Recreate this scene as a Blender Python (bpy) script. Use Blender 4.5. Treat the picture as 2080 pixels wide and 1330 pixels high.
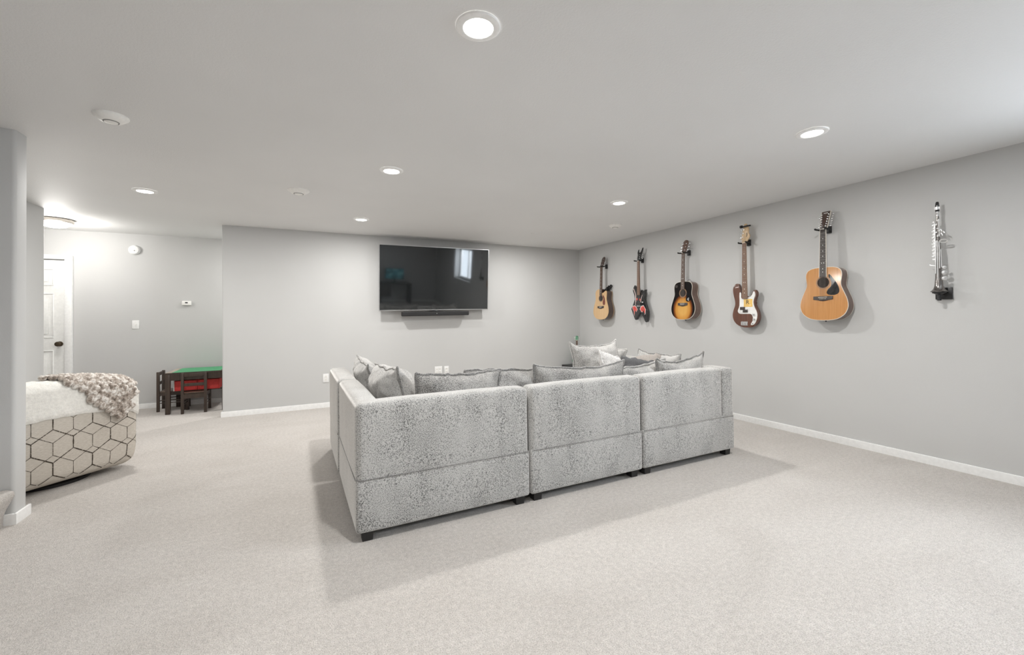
import bpy, bmesh, math, random
from mathutils import Vector, Matrix, Euler, noise

for o in list(bpy.data.objects):
    bpy.data.objects.remove(o, do_unlink=True)
S = bpy.context.scene
COL = S.collection
PI = math.pi
rnd = random.Random(7)

# ------------------------------------------------------------------ camera
F_PX, YAW, PITCH, ROLL, CAM_H = 862.025, .460245, .0118025, -.0105751, 1.25314
fw = Vector((math.sin(YAW) * math.cos(PITCH), math.cos(YAW) * math.cos(PITCH), math.sin(PITCH)))
r0 = Vector((math.cos(YAW), -math.sin(YAW), 0)); u0 = r0.cross(fw)
rt = r0 * math.cos(ROLL) + u0 * math.sin(ROLL); up = -r0 * math.sin(ROLL) + u0 * math.cos(ROLL)
cd = bpy.data.cameras.new('camera'); cam = bpy.data.objects.new('camera', cd); COL.objects.link(cam)
cd.sensor_fit = 'HORIZONTAL'; cd.sensor_width = 36.0; cd.lens = F_PX * 36 / 2080
cd.shift_y = -(665 - 629.663) / 2080
cd.clip_start = .02
m = Matrix.Identity(4)
for i in range(3):
    m[i][0], m[i][1], m[i][2] = rt[i], up[i], -fw[i]
m[2][3] = CAM_H
cam.matrix_world = m
S.camera = cam

# ------------------------------------------------------------------ sky, daylight, exposure
W = bpy.data.worlds.new('world'); S.world = W; W.use_nodes = True
bg = W.node_tree.nodes['Background']; bg.inputs[0].default_value = (.80, .90, 1, 1); bg.inputs[1].default_value = 10.0
S.view_settings.view_transform = 'Standard'; S.view_settings.look = 'None'
S.view_settings.gamma = 1; S.view_settings.use_curve_mapping = False
S.view_settings.exposure = 0.10
LAMP_W = 23.0          # one recessed ceiling lamp
DOME_W = 23.0
WINDOW_W = 150.0

H = 2.44; XR = 4.592; YB = 6.454; XL = -.905; YH = 7.632; YREAR = -3.2; XFAR = -3.6


def area_light(name, loc, rot, power, size, color=(1, 1, 1), shape='DISK', size_y=None, parent=None, spread=None):
    l = bpy.data.lights.new(name, 'AREA'); l.energy = power; l.shape = shape; l.size = size
    if size_y: l.size_y = size_y
    l.color = color
    if spread: l.spread = spread
    o = bpy.data.objects.new(name, l); COL.objects.link(o); o.location = loc; o.rotation_euler = rot
    if parent: o.parent = parent
    return o


# daylight falls in from the window well outside the right wall, beyond the frame's right edge
WY0, WY1, WZ0, WZ1 = -1.0, .5, 1.18, 2.14
area_light('daylight', (XR + .75, (WY0 + WY1) / 2, (WZ0 + WZ1) / 2 + .35), (0, math.radians(68), 0), WINDOW_W, 1.0, (.86, .93, 1), 'RECTANGLE', 1.4)


# ------------------------------------------------------------------ material helpers
def nt(name):
    ma = bpy.data.materials.new(name); ma.use_nodes = True
    t = ma.node_tree; b = t.nodes['Principled BSDF']
    return ma, t, b


def N(t, kind, **kw):
    n = t.nodes.new(kind)
    for k, v in kw.items():
        if k in n.inputs.keys(): n.inputs[k].default_value = v
        else: setattr(n, k, v)
    return n


def coords(t, scale=(1, 1, 1), kind='Object'):
    tc = N(t, 'ShaderNodeTexCoord'); mp = N(t, 'ShaderNodeMapping'); mp.inputs['Scale'].default_value = scale
    t.links.new(tc.outputs[kind], mp.inputs['Vector']); return mp.outputs['Vector']


def ramp(t, fac, stops):
    r = N(t, 'ShaderNodeValToRGB'); t.links.new(fac, r.inputs['Fac'])
    e = r.color_ramp.elements
    while len(e) < len(stops): e.new(.5)
    for el, (p, c) in zip(e, stops):
        el.position = p; el.color = (*c, 1) if len(c) == 3 else c
    return r.outputs['Color']


def noise_tex(t, vec, scale, detail=2, rough=.5, dist=0):
    n = N(t, 'ShaderNodeTexNoise'); n.inputs['Scale'].default_value = scale; n.inputs['Detail'].default_value = detail
    n.inputs['Roughness'].default_value = rough; n.inputs['Distortion'].default_value = dist
    t.links.new(vec, n.inputs['Vector']); return n.outputs['Fac']


def mixc(t, fac, a, b, mode='MIX'):
    n = N(t, 'ShaderNodeMix', data_type='RGBA', blend_type=mode)
    for sock, v in ((n.inputs[0], fac), (n.inputs[6], a), (n.inputs[7], b)):
        if hasattr(v, 'is_output'): t.links.new(v, sock)
        elif isinstance(v, (int, float)): sock.default_value = v
        else: sock.default_value = (*v, 1) if len(v) == 3 else v
    return n.outputs[2]


def bump(t, b, h, strength, dist=.01):
    n = N(t, 'ShaderNodeBump'); n.inputs['Strength'].default_value = strength; n.inputs['Distance'].default_value = dist
    t.links.new(h, n.inputs['Height']); t.links.new(n.outputs['Normal'], b.inputs['Normal'])


def plain(name, c, rough=.5, metal=0, spec=.5, coat=0, var=0, vscale=40, bmp=0, bscale=200):
    ma, t, b = nt(name)
    b.inputs['Base Color'].default_value = (*c, 1); b.inputs['Roughness'].default_value = rough
    b.inputs['Metallic'].default_value = metal; b.inputs['Specular IOR Level'].default_value = spec
    b.inputs['Coat Weight'].default_value = coat; b.inputs['Coat Roughness'].default_value = .08
    v = coords(t)
    nz = noise_tex(t, v, vscale, 3)
    lo = tuple(x * (1 - max(var, .04)) for x in c); hi = tuple(min(1, x * (1 + max(var, .04))) for x in c)
    t.links.new(ramp(t, nz, [(.3, lo), (.7, hi)]), b.inputs['Base Color'])
    if bmp: bump(t, b, noise_tex(t, v, bscale, 3), bmp, .004)
    return ma


def emit(name, c, s):
    ma, t, b = nt(name)
    b.inputs['Base Color'].default_value = (.9, .9, .9, 1)
    b.inputs['Emission Color'].default_value = (*c, 1); b.inputs['Emission Strength'].default_value = s
    return ma


def wood(name, c0, c1, rough=.35, coat=.3, scale=(60, 60, 3), spec=.5):
    ma, t, b = nt(name)
    v = coords(t, scale)
    nz = noise_tex(t, v, 1.0, 4, .6, .6)
    t.links.new(ramp(t, nz, [(.3, c0), (.7, c1)]), b.inputs['Base Color'])
    b.inputs['Roughness'].default_value = rough; b.inputs['Coat Weight'].default_value = coat
    b.inputs['Coat Roughness'].default_value = .1; b.inputs['Specular IOR Level'].default_value = spec
    return ma


M = {}
# painted drywall
def paint(name, c, bs=.15, sc=180):
    ma, t, b = nt(name)
    v = coords(t)
    n1 = noise_tex(t, v, sc, 3, .6)
    n2 = noise_tex(t, v, 1.3, 2)
    t.links.new(ramp(t, n2, [(.3, tuple(x * .985 for x in c)), (.7, tuple(min(1, x * 1.015) for x in c))]), b.inputs['Base Color'])
    b.inputs['Roughness'].default_value = .62; b.inputs['Specular IOR Level'].default_value = .3
    bump(t, b, n1, bs, .003)
    return ma
M['wall'] = paint('wall_paint', (.57, .57, .563))
M['ceil'] = paint('ceiling_paint', (.78, .78, .775), .35, 110)
M['trim'] = plain('white_trim_paint', (.86, .86, .85), .35, var=.02)
M['door'] = plain('white_door_paint', (.84, .84, .82), .4, var=.02)


def carpet_mat():
    ma, t, b = nt('beige_carpet')
    v = coords(t)
    fine = noise_tex(t, v, 190, 3, .7)
    mid = noise_tex(t, v, 42, 3, .6)
    big = noise_tex(t, coords(t, (1.0, 1.6, 1)), 1.1, 4, .6, .8)
    c1 = ramp(t, fine, [(.30, (.43, .395, .36)), (.50, (.66, .62, .58)), (.70, (.83, .79, .755))])
    c2 = ramp(t, mid, [(.3, (.86, .86, .86)), (.7, (1.06, 1.06, 1.06))])
    c3 = ramp(t, big, [(.3, (.93, .92, .91)), (.7, (1.05, 1.05, 1.05))])
    c = mixc(t, 1.0, mixc(t, 1.0, c1, c2, 'MULTIPLY'), c3, 'MULTIPLY')
    t.links.new(c, b.inputs['Base Color'])
    b.inputs['Roughness'].default_value = .95; b.inputs['Specular IOR Level'].default_value = .1
    b.inputs['Sheen Weight'].default_value = .25; b.inputs['Sheen Roughness'].default_value = .5
    ad = N(t, 'ShaderNodeMath', operation='ADD'); t.links.new(fine, ad.inputs[0]); t.links.new(mid, ad.inputs[1])
    bump(t, b, ad.outputs[0], .75, .012)
    return ma
M['carpet'] = carpet_mat()


def sofa_mat(name, dark, lite, lo=.40, hi=.52, sc=150, patch=.2, sheen=.9):
    ma, t, b = nt(name)
    v = coords(t, (1, 1, .75))
    g = noise_tex(t, v, sc, 2, .75)
    pv = coords(t, (7, 7, 2.2))
    p = noise_tex(t, pv, 1.0, 3, .55)
    ps = N(t, 'ShaderNodeMath', operation='MULTIPLY_ADD'); t.links.new(p, ps.inputs[0]); ps.inputs[1].default_value = patch; t.links.new(g, ps.inputs[2])
    su = N(t, 'ShaderNodeMath', operation='SUBTRACT'); t.links.new(ps.outputs[0], su.inputs[0]); su.inputs[1].default_value = patch * .5
    mid = tuple((a + c) * .5 for a, c in zip(dark, lite))
    t.links.new(ramp(t, su.outputs[0], [(lo, dark), ((lo + hi) / 2, mid), (hi, lite)]), b.inputs['Base Color'])
    b.inputs['Roughness'].default_value = .95; b.inputs['Specular IOR Level'].default_value = .15
    b.inputs['Sheen Weight'].default_value = sheen; b.inputs['Sheen Roughness'].default_value = .45; b.inputs['Sheen Tint'].default_value = (1, .97, .93, 1)
    bump(t, b, g, .4, .003)
    return ma
M['sofa'] = sofa_mat('speckled_grey_upholstery', (.08, .08, .078), (.52, .515, .50), .37, .53, 235, .16)
M['sofap'] = sofa_mat('speckled_grey_pillow_fabric', (.08, .08, .078), (.46, .45, .435), .38, .56, 225, .30, .4)
M['sofapl'] = sofa_mat('light_grey_pillow_fabric', (.17, .17, .165), (.50, .49, .475), .36, .54, 210, .40, .35)
M['welt'] = sofa_mat('dark_grey_pillow_welt', (.10, .10, .10), (.36, .355, .345), .38, .6, 200)
M['black'] = plain('black_plastic', (.015, .015, .016), .4)
M['blackmat'] = plain('black_wood_leg', (.018, .017, .017), .5)
M['underside'] = plain('black_dust_cover', (.02, .02, .02), .9)


# ------------------------------------------------------------------ mesh helpers
def obj(name, bm, ma, parent=None, smooth=True, angle=40, mods=None):
    me = bpy.data.meshes.new(name)
    bmesh.ops.recalc_face_normals(bm, faces=bm.faces[:])
    bm.to_mesh(me); bm.free()
    if smooth:
        me.shade_smooth(); me.set_sharp_from_angle(angle=math.radians(angle))
    for x in (ma if isinstance(ma, (list, tuple)) else [ma]): me.materials.append(x)
    o = bpy.data.objects.new(name, me); COL.objects.link(o)
    if parent is not None: o.parent = parent
    return o


def tag(o, label, cat, group=None):
    o['label'] = label; o['category'] = cat
    if group: o['group'] = group
    return o


def thing(name, label, cat, loc=(0, 0, 0), rz=0, group=None, rot=None):
    o = bpy.data.objects.new(name, None); COL.objects.link(o); o.empty_display_size = .1
    o.location = loc; o.rotation_euler = rot if rot else (0, 0, rz)
    return tag(o, label, cat, group)


def struct(o):
    o['kind'] = 'structure'; return o


def box(bm, a, b, bev=0, seg=2, mi=0):
    x0, y0, z0 = a; x1, y1, z1 = b
    vs = [bm.verts.new((x, y, z)) for x in (x0, x1) for y in (y0, y1) for z in (z0, z1)]
    fs = [bm.faces.new([vs[i] for i in q]) for q in ((0, 1, 3, 2), (4, 6, 7, 5), (0, 4, 5, 1), (2, 3, 7, 6), (0, 2, 6, 4), (1, 5, 7, 3))]
    for f in fs: f.material_index = mi
    if bev:
        es = list({e for f in fs for e in f.edges})
        r = bmesh.ops.bevel(bm, geom=es, offset=bev, segments=seg, profile=.5, affect='EDGES')
        for f in r['faces']: f.material_index = mi
    return vs


def soft_box(bm, a, b, r, res=.06, bulge=0, bulge_axes=(1, 1, 1), wob=0, seed=0, fn=None):
    """rounded cuboid with a regular skin, slightly padded faces"""
    a = Vector(a); b = Vector(b); d = b - a
    n = [max(4, int(round(d[i] / res))) for i in range(3)]
    def param(i):
        # finer near the ends so that the rounding is smooth
        k = 4
        rr = min(r, d[i] * .5)
        pts = [rr * (1 - math.cos(PI / 2 * j / k)) for j in range(k)]
        mid = [rr + (d[i] - 2 * rr) * j / n[i] for j in range(n[i] + 1)]
        return pts + mid + [d[i] - p for p in reversed(pts)]
    P = [param(i) for i in range(3)]
    cache = {}
    def vert(p):
        key = tuple(round(c, 6) for c in p)
        if key in cache: return cache[key]
        q = Vector(p); c = Vector([min(max(q[i], min(r, d[i] * .5)), d[i] - min(r, d[i] * .5)) for i in range(3)])
        e = q - c
        if e.length > 1e-9:
            e.normalize(); w = c + e * r
        else: w = q
        if bulge:
            t = [1 - (2 * w[i] / d[i] - 1) ** 2 for i in range(3)]
            t = [max(0, x) for x in t]
            for i in range(3):
                j, k = (i + 1) % 3, (i + 2) % 3
                if bulge_axes[i]:
                    w[i] += bulge * (t[j] * t[k]) ** .6 * (2 * w[i] / d[i] - 1)
        w = w + a
        if wob: w += Vector(noise.noise_vector(w * 5 + Vector((seed, 0, 0)))) * wob
        if fn: w = fn(w)
        v = bm.verts.new(w); cache[key] = v; return v
    for ax in range(3):
        j, k = (ax + 1) % 3, (ax + 2) % 3
        for side in (0, d[ax]):
            for s in range(len(P[j]) - 1):
                for t in range(len(P[k]) - 1):
                    q = []
                    for (ss, tt) in ((s, t), (s + 1, t), (s + 1, t + 1), (s, t + 1)):
                        p = [0, 0, 0]; p[ax] = side; p[j] = P[j][ss]; p[k] = P[k][tt]
                        q.append(vert(p))
                    q = list(dict.fromkeys(q))
                    if len(q) > 2:
                        try: bm.faces.new(q)
                        except ValueError: pass


def tube(bm, pts, r, seg=8, cap=True, closed=False, mi=0):
    pts = [Vector(p) for p in pts]; n = len(pts); rings = []
    rad = r if isinstance(r, (list, tuple)) else [r] * n
    prev = None
    for i, p in enumerate(pts):
        if closed: d = pts[(i + 1) % n] - pts[i - 1]
        else: d = pts[min(i + 1, n - 1)] - pts[max(i - 1, 0)]
        d.normalize()
        ref = prev if prev is not None else (Vector((0, 0, 1)) if abs(d.z) < .9 else Vector((1, 0, 0)))
        a = (ref - d * ref.dot(d))
        if a.length < 1e-6: a = d.orthogonal()
        a.normalize(); prev = a; b = d.cross(a)
        rings.append([bm.verts.new(p + (a * math.cos(2 * PI * k / seg) + b * math.sin(2 * PI * k / seg)) * rad[i]) for k in range(seg)])
    for i in range(n if closed else n - 1):
        A, B = rings[i], rings[(i + 1) % n]
        for k in range(seg):
            f = bm.faces.new((A[k], A[(k + 1) % seg], B[(k + 1) % seg], B[k])); f.material_index = mi
    if cap and not closed:
        for R in (rings[0], rings[-1]):
            f = bm.faces.new(R); f.material_index = mi


def lathe(bm, prof, c=(0, 0, 0), axis='Z', seg=32, mi=0, close=True):
    """profile = [(radius, height)], revolved about an axis through c"""
    c = Vector(c); rings = []
    for (r, h) in prof:
        ring = []
        for k in range(seg):
            a = 2 * PI * k / seg; x, y = r * math.cos(a), r * math.sin(a)
            v = Vector((x, y, h)) if axis == 'Z' else (Vector((x, h, y)) if axis == 'Y' else Vector((h, x, y)))
            ring.append(bm.verts.new(c + v))
        rings.append(ring)
    for A, B in zip(rings, rings[1:]):
        for k in range(seg):
            f = bm.faces.new((A[k], A[(k + 1) % seg], B[(k + 1) % seg], B[k])); f.material_index = mi
    if close:
        for R in (rings[0], rings[-1]):
            f = bm.faces.new(R); f.material_index = mi


def spline(pts, n=8, closed=True):
    out = []; L = len(pts)
    for i in range(L if closed else L - 1):
        p0, p1, p2, p3 = [Vector(pts[(i + k) % L] if closed else pts[min(max(i + k, 0), L - 1)]) for k in (-1, 0, 1, 2)]
        for j in range(n):
            t = j / n
            out.append(.5 * ((2 * p1) + (p2 - p0) * t + (2 * p0 - 5 * p1 + 4 * p2 - p3) * t * t + (3 * p1 - p0 - 3 * p2 + p3) * t ** 3))
    if not closed: out.append(Vector(pts[-1]))
    return out


def G(u, v, n):        # wall-hung things: u right along the wall, v up, n out of the wall towards the room
    return Vector((u, -n, v))


def slab(bm, out, n0, n1, bev=0, seg=2, mi=0, fn=G):
    """flat outline (u,v) given thickness n0..n1, rounded rim"""
    A = [bm.verts.new(fn(p[0], p[1], n0)) for p in out]; B = [bm.verts.new(fn(p[0], p[1], n1)) for p in out]
    fs = [bm.faces.new(A), bm.faces.new(list(reversed(B)))]
    es = list(fs[1].edges) + list(fs[0].edges)
    L = len(out)
    for i in range(L):
        f = bm.faces.new((A[i], B[i], B[(i + 1) % L], A[(i + 1) % L])); fs.append(f)
    for f in fs: f.material_index = mi
    if bev:
        r = bmesh.ops.bevel(bm, geom=es, offset=bev, segments=seg, profile=.5, affect='EDGES', clamp_overlap=True)
        for f in r['faces']: f.material_index = mi


def rect(u0, v0, u1, v1): return [(u0, v0), (u1, v0), (u1, v1), (u0, v1)]


def ellipse(cu, cv, a, b=None, n=28):
    b = b or a
    return [(cu + a * math.cos(2 * PI * k / n), cv + b * math.sin(2 * PI * k / n)) for k in range(n)]


def ringslab(bm, cu, cv, r0, r1, n0, n1, seg=36, mi=0):
    R = []
    for (r, n) in ((r0, n0), (r0, n1), (r1, n1), (r1, n0)):
        R.append([bm.verts.new(G(cu + r * math.cos(2 * PI * k / seg), cv + r * math.sin(2 * PI * k / seg), n)) for k in range(seg)])
    for i in range(4):
        A, B = R[i], R[(i + 1) % 4]
        for k in range(seg):
            f = bm.faces.new((A[k], A[(k + 1) % seg], B[(k + 1) % seg], B[k])); f.material_index = mi


def bx(name, a, b, ma, parent=None, bev=0, seg=2):
    bm = bmesh.new(); box(bm, a, b, bev, seg)
    return obj(name, bm, ma, parent, smooth=bool(bev))


def letters(s, size, ma, name, parent, loc, rot, depth=.0006):
    cu = bpy.data.curves.new(name, 'FONT'); cu.body = s; cu.size = size; cu.extrude = depth; cu.align_x = 'CENTER'; cu.align_y = 'CENTER'
    tmp = bpy.data.objects.new('tmp', cu); COL.objects.link(tmp)
    bpy.context.view_layer.update()
    me = bpy.data.meshes.new_from_object(tmp.evaluated_get(bpy.context.evaluated_depsgraph_get()))
    bpy.data.objects.remove(tmp, do_unlink=True)
    me.name = name; me.materials.clear(); me.materials.append(ma)
    o = bpy.data.objects.new(name, me); COL.objects.link(o); o.parent = parent; o.location = loc; o.rotation_euler = rot
    return o


# ------------------------------------------------------------------ room shell
T = .13
struct(bx('floor', (-4.63, YREAR - .15, -.12), (XR + .25, YH + .15, 0), M['carpet']))
struct(bx('ceiling', (-4.63, YREAR - .15, H), (XR + .25, YH + .15, H + .12), M['ceil']))
# right wall with the window opening
bm = bmesh.new()
for (y0, y1, z0, z1) in ((YREAR, WY0, 0, H), (WY0, WY1, 0, WZ0), (WY0, WY1, WZ1, H), (WY1, YH, 0, H)):
    box(bm, (XR, y0, z0), (XR + .25, y1, z1))
struct(obj('wall_right', bm, M['wall'], smooth=False))
# the window: frame, mullion, pane, and a well wall outside
bm = bmesh.new()
fx = XR + .19
for a, b in (((fx, WY0, WZ0), (fx + .05, WY1, WZ0 + .05)), ((fx, WY0, WZ1 - .05), (fx + .05, WY1, WZ1)),
             ((fx, WY0, WZ0 + .05), (fx + .05, WY0 + .05, WZ1 - .05)), ((fx, WY1 - .05, WZ0 + .05), (fx + .05, WY1, WZ1 - .05)),
             ((fx, (WY0 + WY1) / 2 - .03, WZ0 + .05), (fx + .05, (WY0 + WY1) / 2 + .03, WZ1 - .05))):
    box(bm, a, b)
win = struct(obj('window_1', bm, M['trim'], smooth=False))
ma, t, b = nt('window_glass')
gl = N(t, 'ShaderNodeBsdfGlossy'); gl.inputs['Roughness'].default_value = .02
tr = N(t, 'ShaderNodeBsdfTransparent'); mx = N(t, 'ShaderNodeMixShader'); mx.inputs[0].default_value = .06
t.links.new(tr.outputs[0], mx.inputs[1]); t.links.new(gl.outputs[0], mx.inputs[2]); t.links.new(mx.outputs[0], t.nodes['Material Output'].inputs['Surface'])
M['glass'] = ma
bx('pane', (fx + .02, WY0 + .05, WZ0 + .05), (fx + .026, WY1 - .05, WZ1 - .05), M['glass'], win)
struct(bx('trim_1', (XR - .03, WY0 - .02, WZ0 - .03), (XR + .19, WY1 + .02, WZ0), M['trim'], bev=.006))
# back wall partition, its bullnose end showing at the left
bm = bmesh.new(); box(bm, (XL, YB, 0), (XR, YB + T, H))
es = [e for e in bm.edges if abs(e.verts[0].co.x - XL) < 1e-4 and abs(e.verts[1].co.x - XL) < 1e-4 and abs(e.verts[0].co.z - e.verts[1].co.z) > 1]
bmesh.ops.bevel(bm, geom=es, offset=.018, segments=4, profile=.5, affect='EDGES')
struct(obj('wall_back', bm, M['wall']))
struct(bx('wall_hall', (-4.5, YH, 0), (XR, YH + T, H), M['wall']))
struct(bx('wall_alcove', (.9, YB + T, 0), (1.0, YH, H), M['wall']))
struct(bx('wall_rear', (XFAR, YREAR - T, 0), (XR, YREAR, H), M['wall']))
# stub wall beside the stair, and the left wall behind the beige armchair
bm = bmesh.new(); box(bm, (XFAR, 3.722, 0), (-1.59, 3.855, H))
es = [e for e in bm.edges if abs(e.verts[0].co.x + 1.59) < 1e-4 and abs(e.verts[1].co.x + 1.59) < 1e-4 and abs(e.verts[0].co.z - e.verts[1].co.z) > 1]
bmesh.ops.bevel(bm, geom=es, offset=.02, segments=4, profile=.5, affect='EDGES')
struct(obj('wall_stub', bm, M['wall']))
bm = bmesh.new(); box(bm, (-2.58, 3.855, 0), (-2.45, 6.25, H))
es = [e for e in bm.edges if abs(e.verts[0].co.y - 6.25) < 1e-4 and abs(e.verts[1].co.y - 6.25) < 1e-4 and abs(e.verts[0].co.z - e.verts[1].co.z) > 1]
bmesh.ops.bevel(bm, geom=es, offset=.018, segments=4, profile=.5, affect='EDGES')
struct(obj('wall_left', bm, M['wall']))
struct(bx('wall_hall_side', (-4.5, 6.12, 0), (-2.58, 6.25, H), M['wall']))
struct(bx('wall_hall_end', (-4.63, 6.12, 0), (-4.5, YH, H), M['wall']))
struct(bx('wall_far_left', (XFAR - T, YREAR, 0), (XFAR, 3.855, H), M['wall']))


def baseboard(name, a, b):
    bm = bmesh.new(); box(bm, a, b)
    es = [e for e in bm.edges if e.verts[0].co.z > .03 and e.verts[1].co.z > .03]
    bmesh.ops.bevel(bm, geom=es, offset=.006, segments=3, profile=.5, affect='EDGES')
    return struct(obj(name, bm, M['trim']))
BBH, BT = .068, .014
baseboard('baseboard_back', (XL - BT, YB - BT, 0), (XR - BT, YB, BBH))
baseboard('baseboard_back_end', (XL - BT, YB, 0), (XL, YB + T, BBH))
baseboard('baseboard_right', (XR - BT, YREAR, 0), (XR, YB, BBH))
baseboard('baseboard_hall', (-2.705, YH - BT, 0), (.9, YH, BBH))
baseboard('baseboard_stub_end', (-1.59, 3.722 - BT, 0), (-1.59 + BT, 3.855 + BT, BBH))
baseboard('baseboard_stub_front', (-1.66, 3.722 - BT, 0), (-1.59, 3.722, BBH))
baseboard('baseboard_left', (-2.45, 3.87, 0), (-2.45 + BT, 6.25 + BT, BBH))
baseboard('baseboard_rear', (XFAR, YREAR, 0), (XR - BT, YREAR + BT, BBH))

# carpeted stair beside the stub wall, at the frame's lower left
bm = bmesh.new()
prof = [(-1.665, 0), (-1.662, .06), (-1.648, .105), (-1.626, .150), (-1.612, .182), (-1.618, .207), (-1.65, .217), (-1.93, .217), (-1.925, .36), (-1.90, .372), (-1.885, .39), (-1.89, .415), (-1.92, .425), (-2.3, .425), (-2.3, 0)]
A = [bm.verts.new((x + .031, 2.55, z)) for x, z in prof]; B = [bm.verts.new((x + .031, 3.706, z)) for x, z in prof]
bm.faces.new(A); bm.faces.new(list(reversed(B)))
for i in range(len(prof)):
    bm.faces.new((A[i], B[i], B[(i + 1) % len(prof)], A[(i + 1) % len(prof)]))
tag(obj('carpeted_stair', bm, M['carpet'], angle=50), 'beige carpeted stair with rounded nosing in the lower left corner of the photo', 'stair')

# ------------------------------------------------------------------ hall door
bm = bmesh.new()
dx0, dx1, dz = -3.59, -2.785, 2.03
yd = YH - .004
box(bm, (dx0, YH - .045, .01), (dx1, yd, dz))
door = struct(obj('door_1', bm, M['door'], smooth=False))
def door_panel(x0, x1, z0, z1):
    bm = bmesh.new()
    y = YH - .045
    for (a, b) in (((x0, y - .008, z0), (x1, y, z0 + .014)), ((x0, y - .008, z1 - .014), (x1, y, z1)), ((x0, y - .008, z0 + .014), (x0 + .014, y, z1 - .014)), ((x1 - .014, y - .008, z0 + .014), (x1, y, z1 - .014))):
        box(bm, a, b, .003, 1)
    box(bm, (x0 + .05, y - .008, z0 + .05), (x1 - .05, y, z1 - .05), .0075, 2)
    return obj('door_panel', bm, M['door'], door)
for x0, x1 in ((dx0 + .10, dx0 + .36), (dx1 - .36, dx1 - .10)):
    for z0, z1 in ((1.70, 1.92), (1.02, 1.60), (.22, .86)):
        door_panel(x0, x1, z0, z1)
bm = bmesh.new()
lathe(bm, [(.033, 0), (.033, -.006), (.014, -.010), (.012, -.03), (.026, -.042), (.032, -.058), (.026, -.072), (.008, -.076)], (-2.828, YH - .045, .94), 'Y', 20)
M['bronze'] = plain('dark_bronze', (.10, .075, .05), .35, .8)
kb = obj('door_knob', bm, M['bronze'], door); kb['label'] = 'dark bronze round door knob'
for i, (a, b) in enumerate((((dx1 + .002, YH - .06, 0), (-2.71, YH, 2.10)), ((dx0 - .075, YH - .06, 0), (dx0 - .002, YH, 2.10)), ((dx0 - .002, YH - .06, 2.045), (dx1 + .002, YH, 2.10)))):
    struct(bx('trim_%d' % (i + 2), a, b, M['trim'], bev=.006))

# ------------------------------------------------------------------ ceiling lamps
M['trimring'] = plain('lamp_trim_white', (.92, .92, .91), .45, var=.02)
M['lens'] = emit('lamp_lens_glow', (1, .97, .93), 9)
def downlight(x, y, label, k=1):
    d = thing('ceiling_light', label, 'ceiling light', (x, y, H), group='recessed ceiling lights')
    bm = bmesh.new()
    lathe(bm, [(.062, -.001), (.062, -.010), (.066, -.012), (.088, -.007), (.092, -.001)], (0, 0, 0), 'Z', 40, close=False)
    obj('trim_ring', bm, M['trimring'], d)
    bm = bmesh.new(); lathe(bm, [(.0622, -.002), (.0622, -.008), (.03, -.0095), (.002, -.010)], (0, 0, 0), 'Z', 32)
    obj('lens', bm, M['lens'], d)
    area_light('lamp_light', (0, 0, -.014), (0, 0, 0), LAMP_W * k, .12, (1, .985, .962), parent=d)
    return d
for x, y, lb in ((.655, 1.605, 'round recessed ceiling light nearest the camera, at the top of the photo'),
                 (3.03, 1.615, 'round recessed ceiling light at upper right, in front of the guitar wall'),
                 (.66, 3.51, 'round recessed ceiling light above the left of the grey sofa, ahead of the nearest one'),
                 (3.034, 3.525, 'small recessed ceiling light at right, near the second white ceiling speaker'),
                 (.656, 5.425, 'farthest recessed ceiling light, just above the television wall'),
                 (-1.293, 5.006, 'recessed ceiling light at left, toward the hall with the kids table')):
    downlight(x, y, lb)
downlight(-1.3, -.9, 'added fill light in the ceiling just behind the camera, on the stair side', 1.8)  # unseen lamp, added to brighten the floor and ceiling on the left
# a small pinhole spot near the far right corner; its shadows fall on the guitar wall and under the television
d = thing('pinhole_spot', 'tiny white pinhole ceiling spot near the far right corner', 'ceiling light', (3.03, 5.40, H))
bm = bmesh.new(); lathe(bm, [(.030, 0), (.028, -.003), (.016, -.004), (.014, -.001)], (0, 0, 0), 'Z', 28, close=False); obj('trim_ring', bm, M['ceil'], d)
bm = bmesh.new(); lathe(bm, [(.0142, -.0005), (.006, -.0012), (.001, -.0013)], (0, 0, 0), 'Z', 20); obj('lens', bm, M['trimring'], d)
area_light('lamp_light', (0, 0, -.014), (0, 0, 0), LAMP_W, .06, (1, .985, .962), parent=d)

downlight(-.25, 7.05, 'added fill light in the alcove ceiling, unseen behind the television wall', .85)  # added out of sight to lift the right part of the hall wall

# flush dome light in the hall
d = thing('dome_light', 'flush dome ceiling light with metal rim in the hall, half hidden by the left wall', 'ceiling light', (-2.6, 6.85, H))
bm = bmesh.new(); lathe(bm, [(.15, 0), (.165, -.008), (.165, -.035), (.150, -.045), (.148, -.03)], (0, 0, 0), 'Z', 40, close=False)
M['nickel'] = plain('brushed_nickel', (.42, .39, .35), .35, .7)
obj('rim', bm, M['nickel'], d)
bm = bmesh.new(); lathe(bm, [(.148, -.036), (.135, -.062), (.10, -.085), (.05, -.098), (.002, -.102)], (0, 0, 0), 'Z', 32)
obj('glass_bowl', bm, emit('dome_bowl_glow', (1, .97, .93), 6), d)
dl = bpy.data.lights.new('dome_lamp', 'POINT'); dl.energy = DOME_W; dl.shadow_soft_size = .1; dl.color = (1, .97, .93)
o = bpy.data.objects.new('dome_lamp', dl); COL.objects.link(o); o.parent = d; o.location = (0, 0, -.21)

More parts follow.
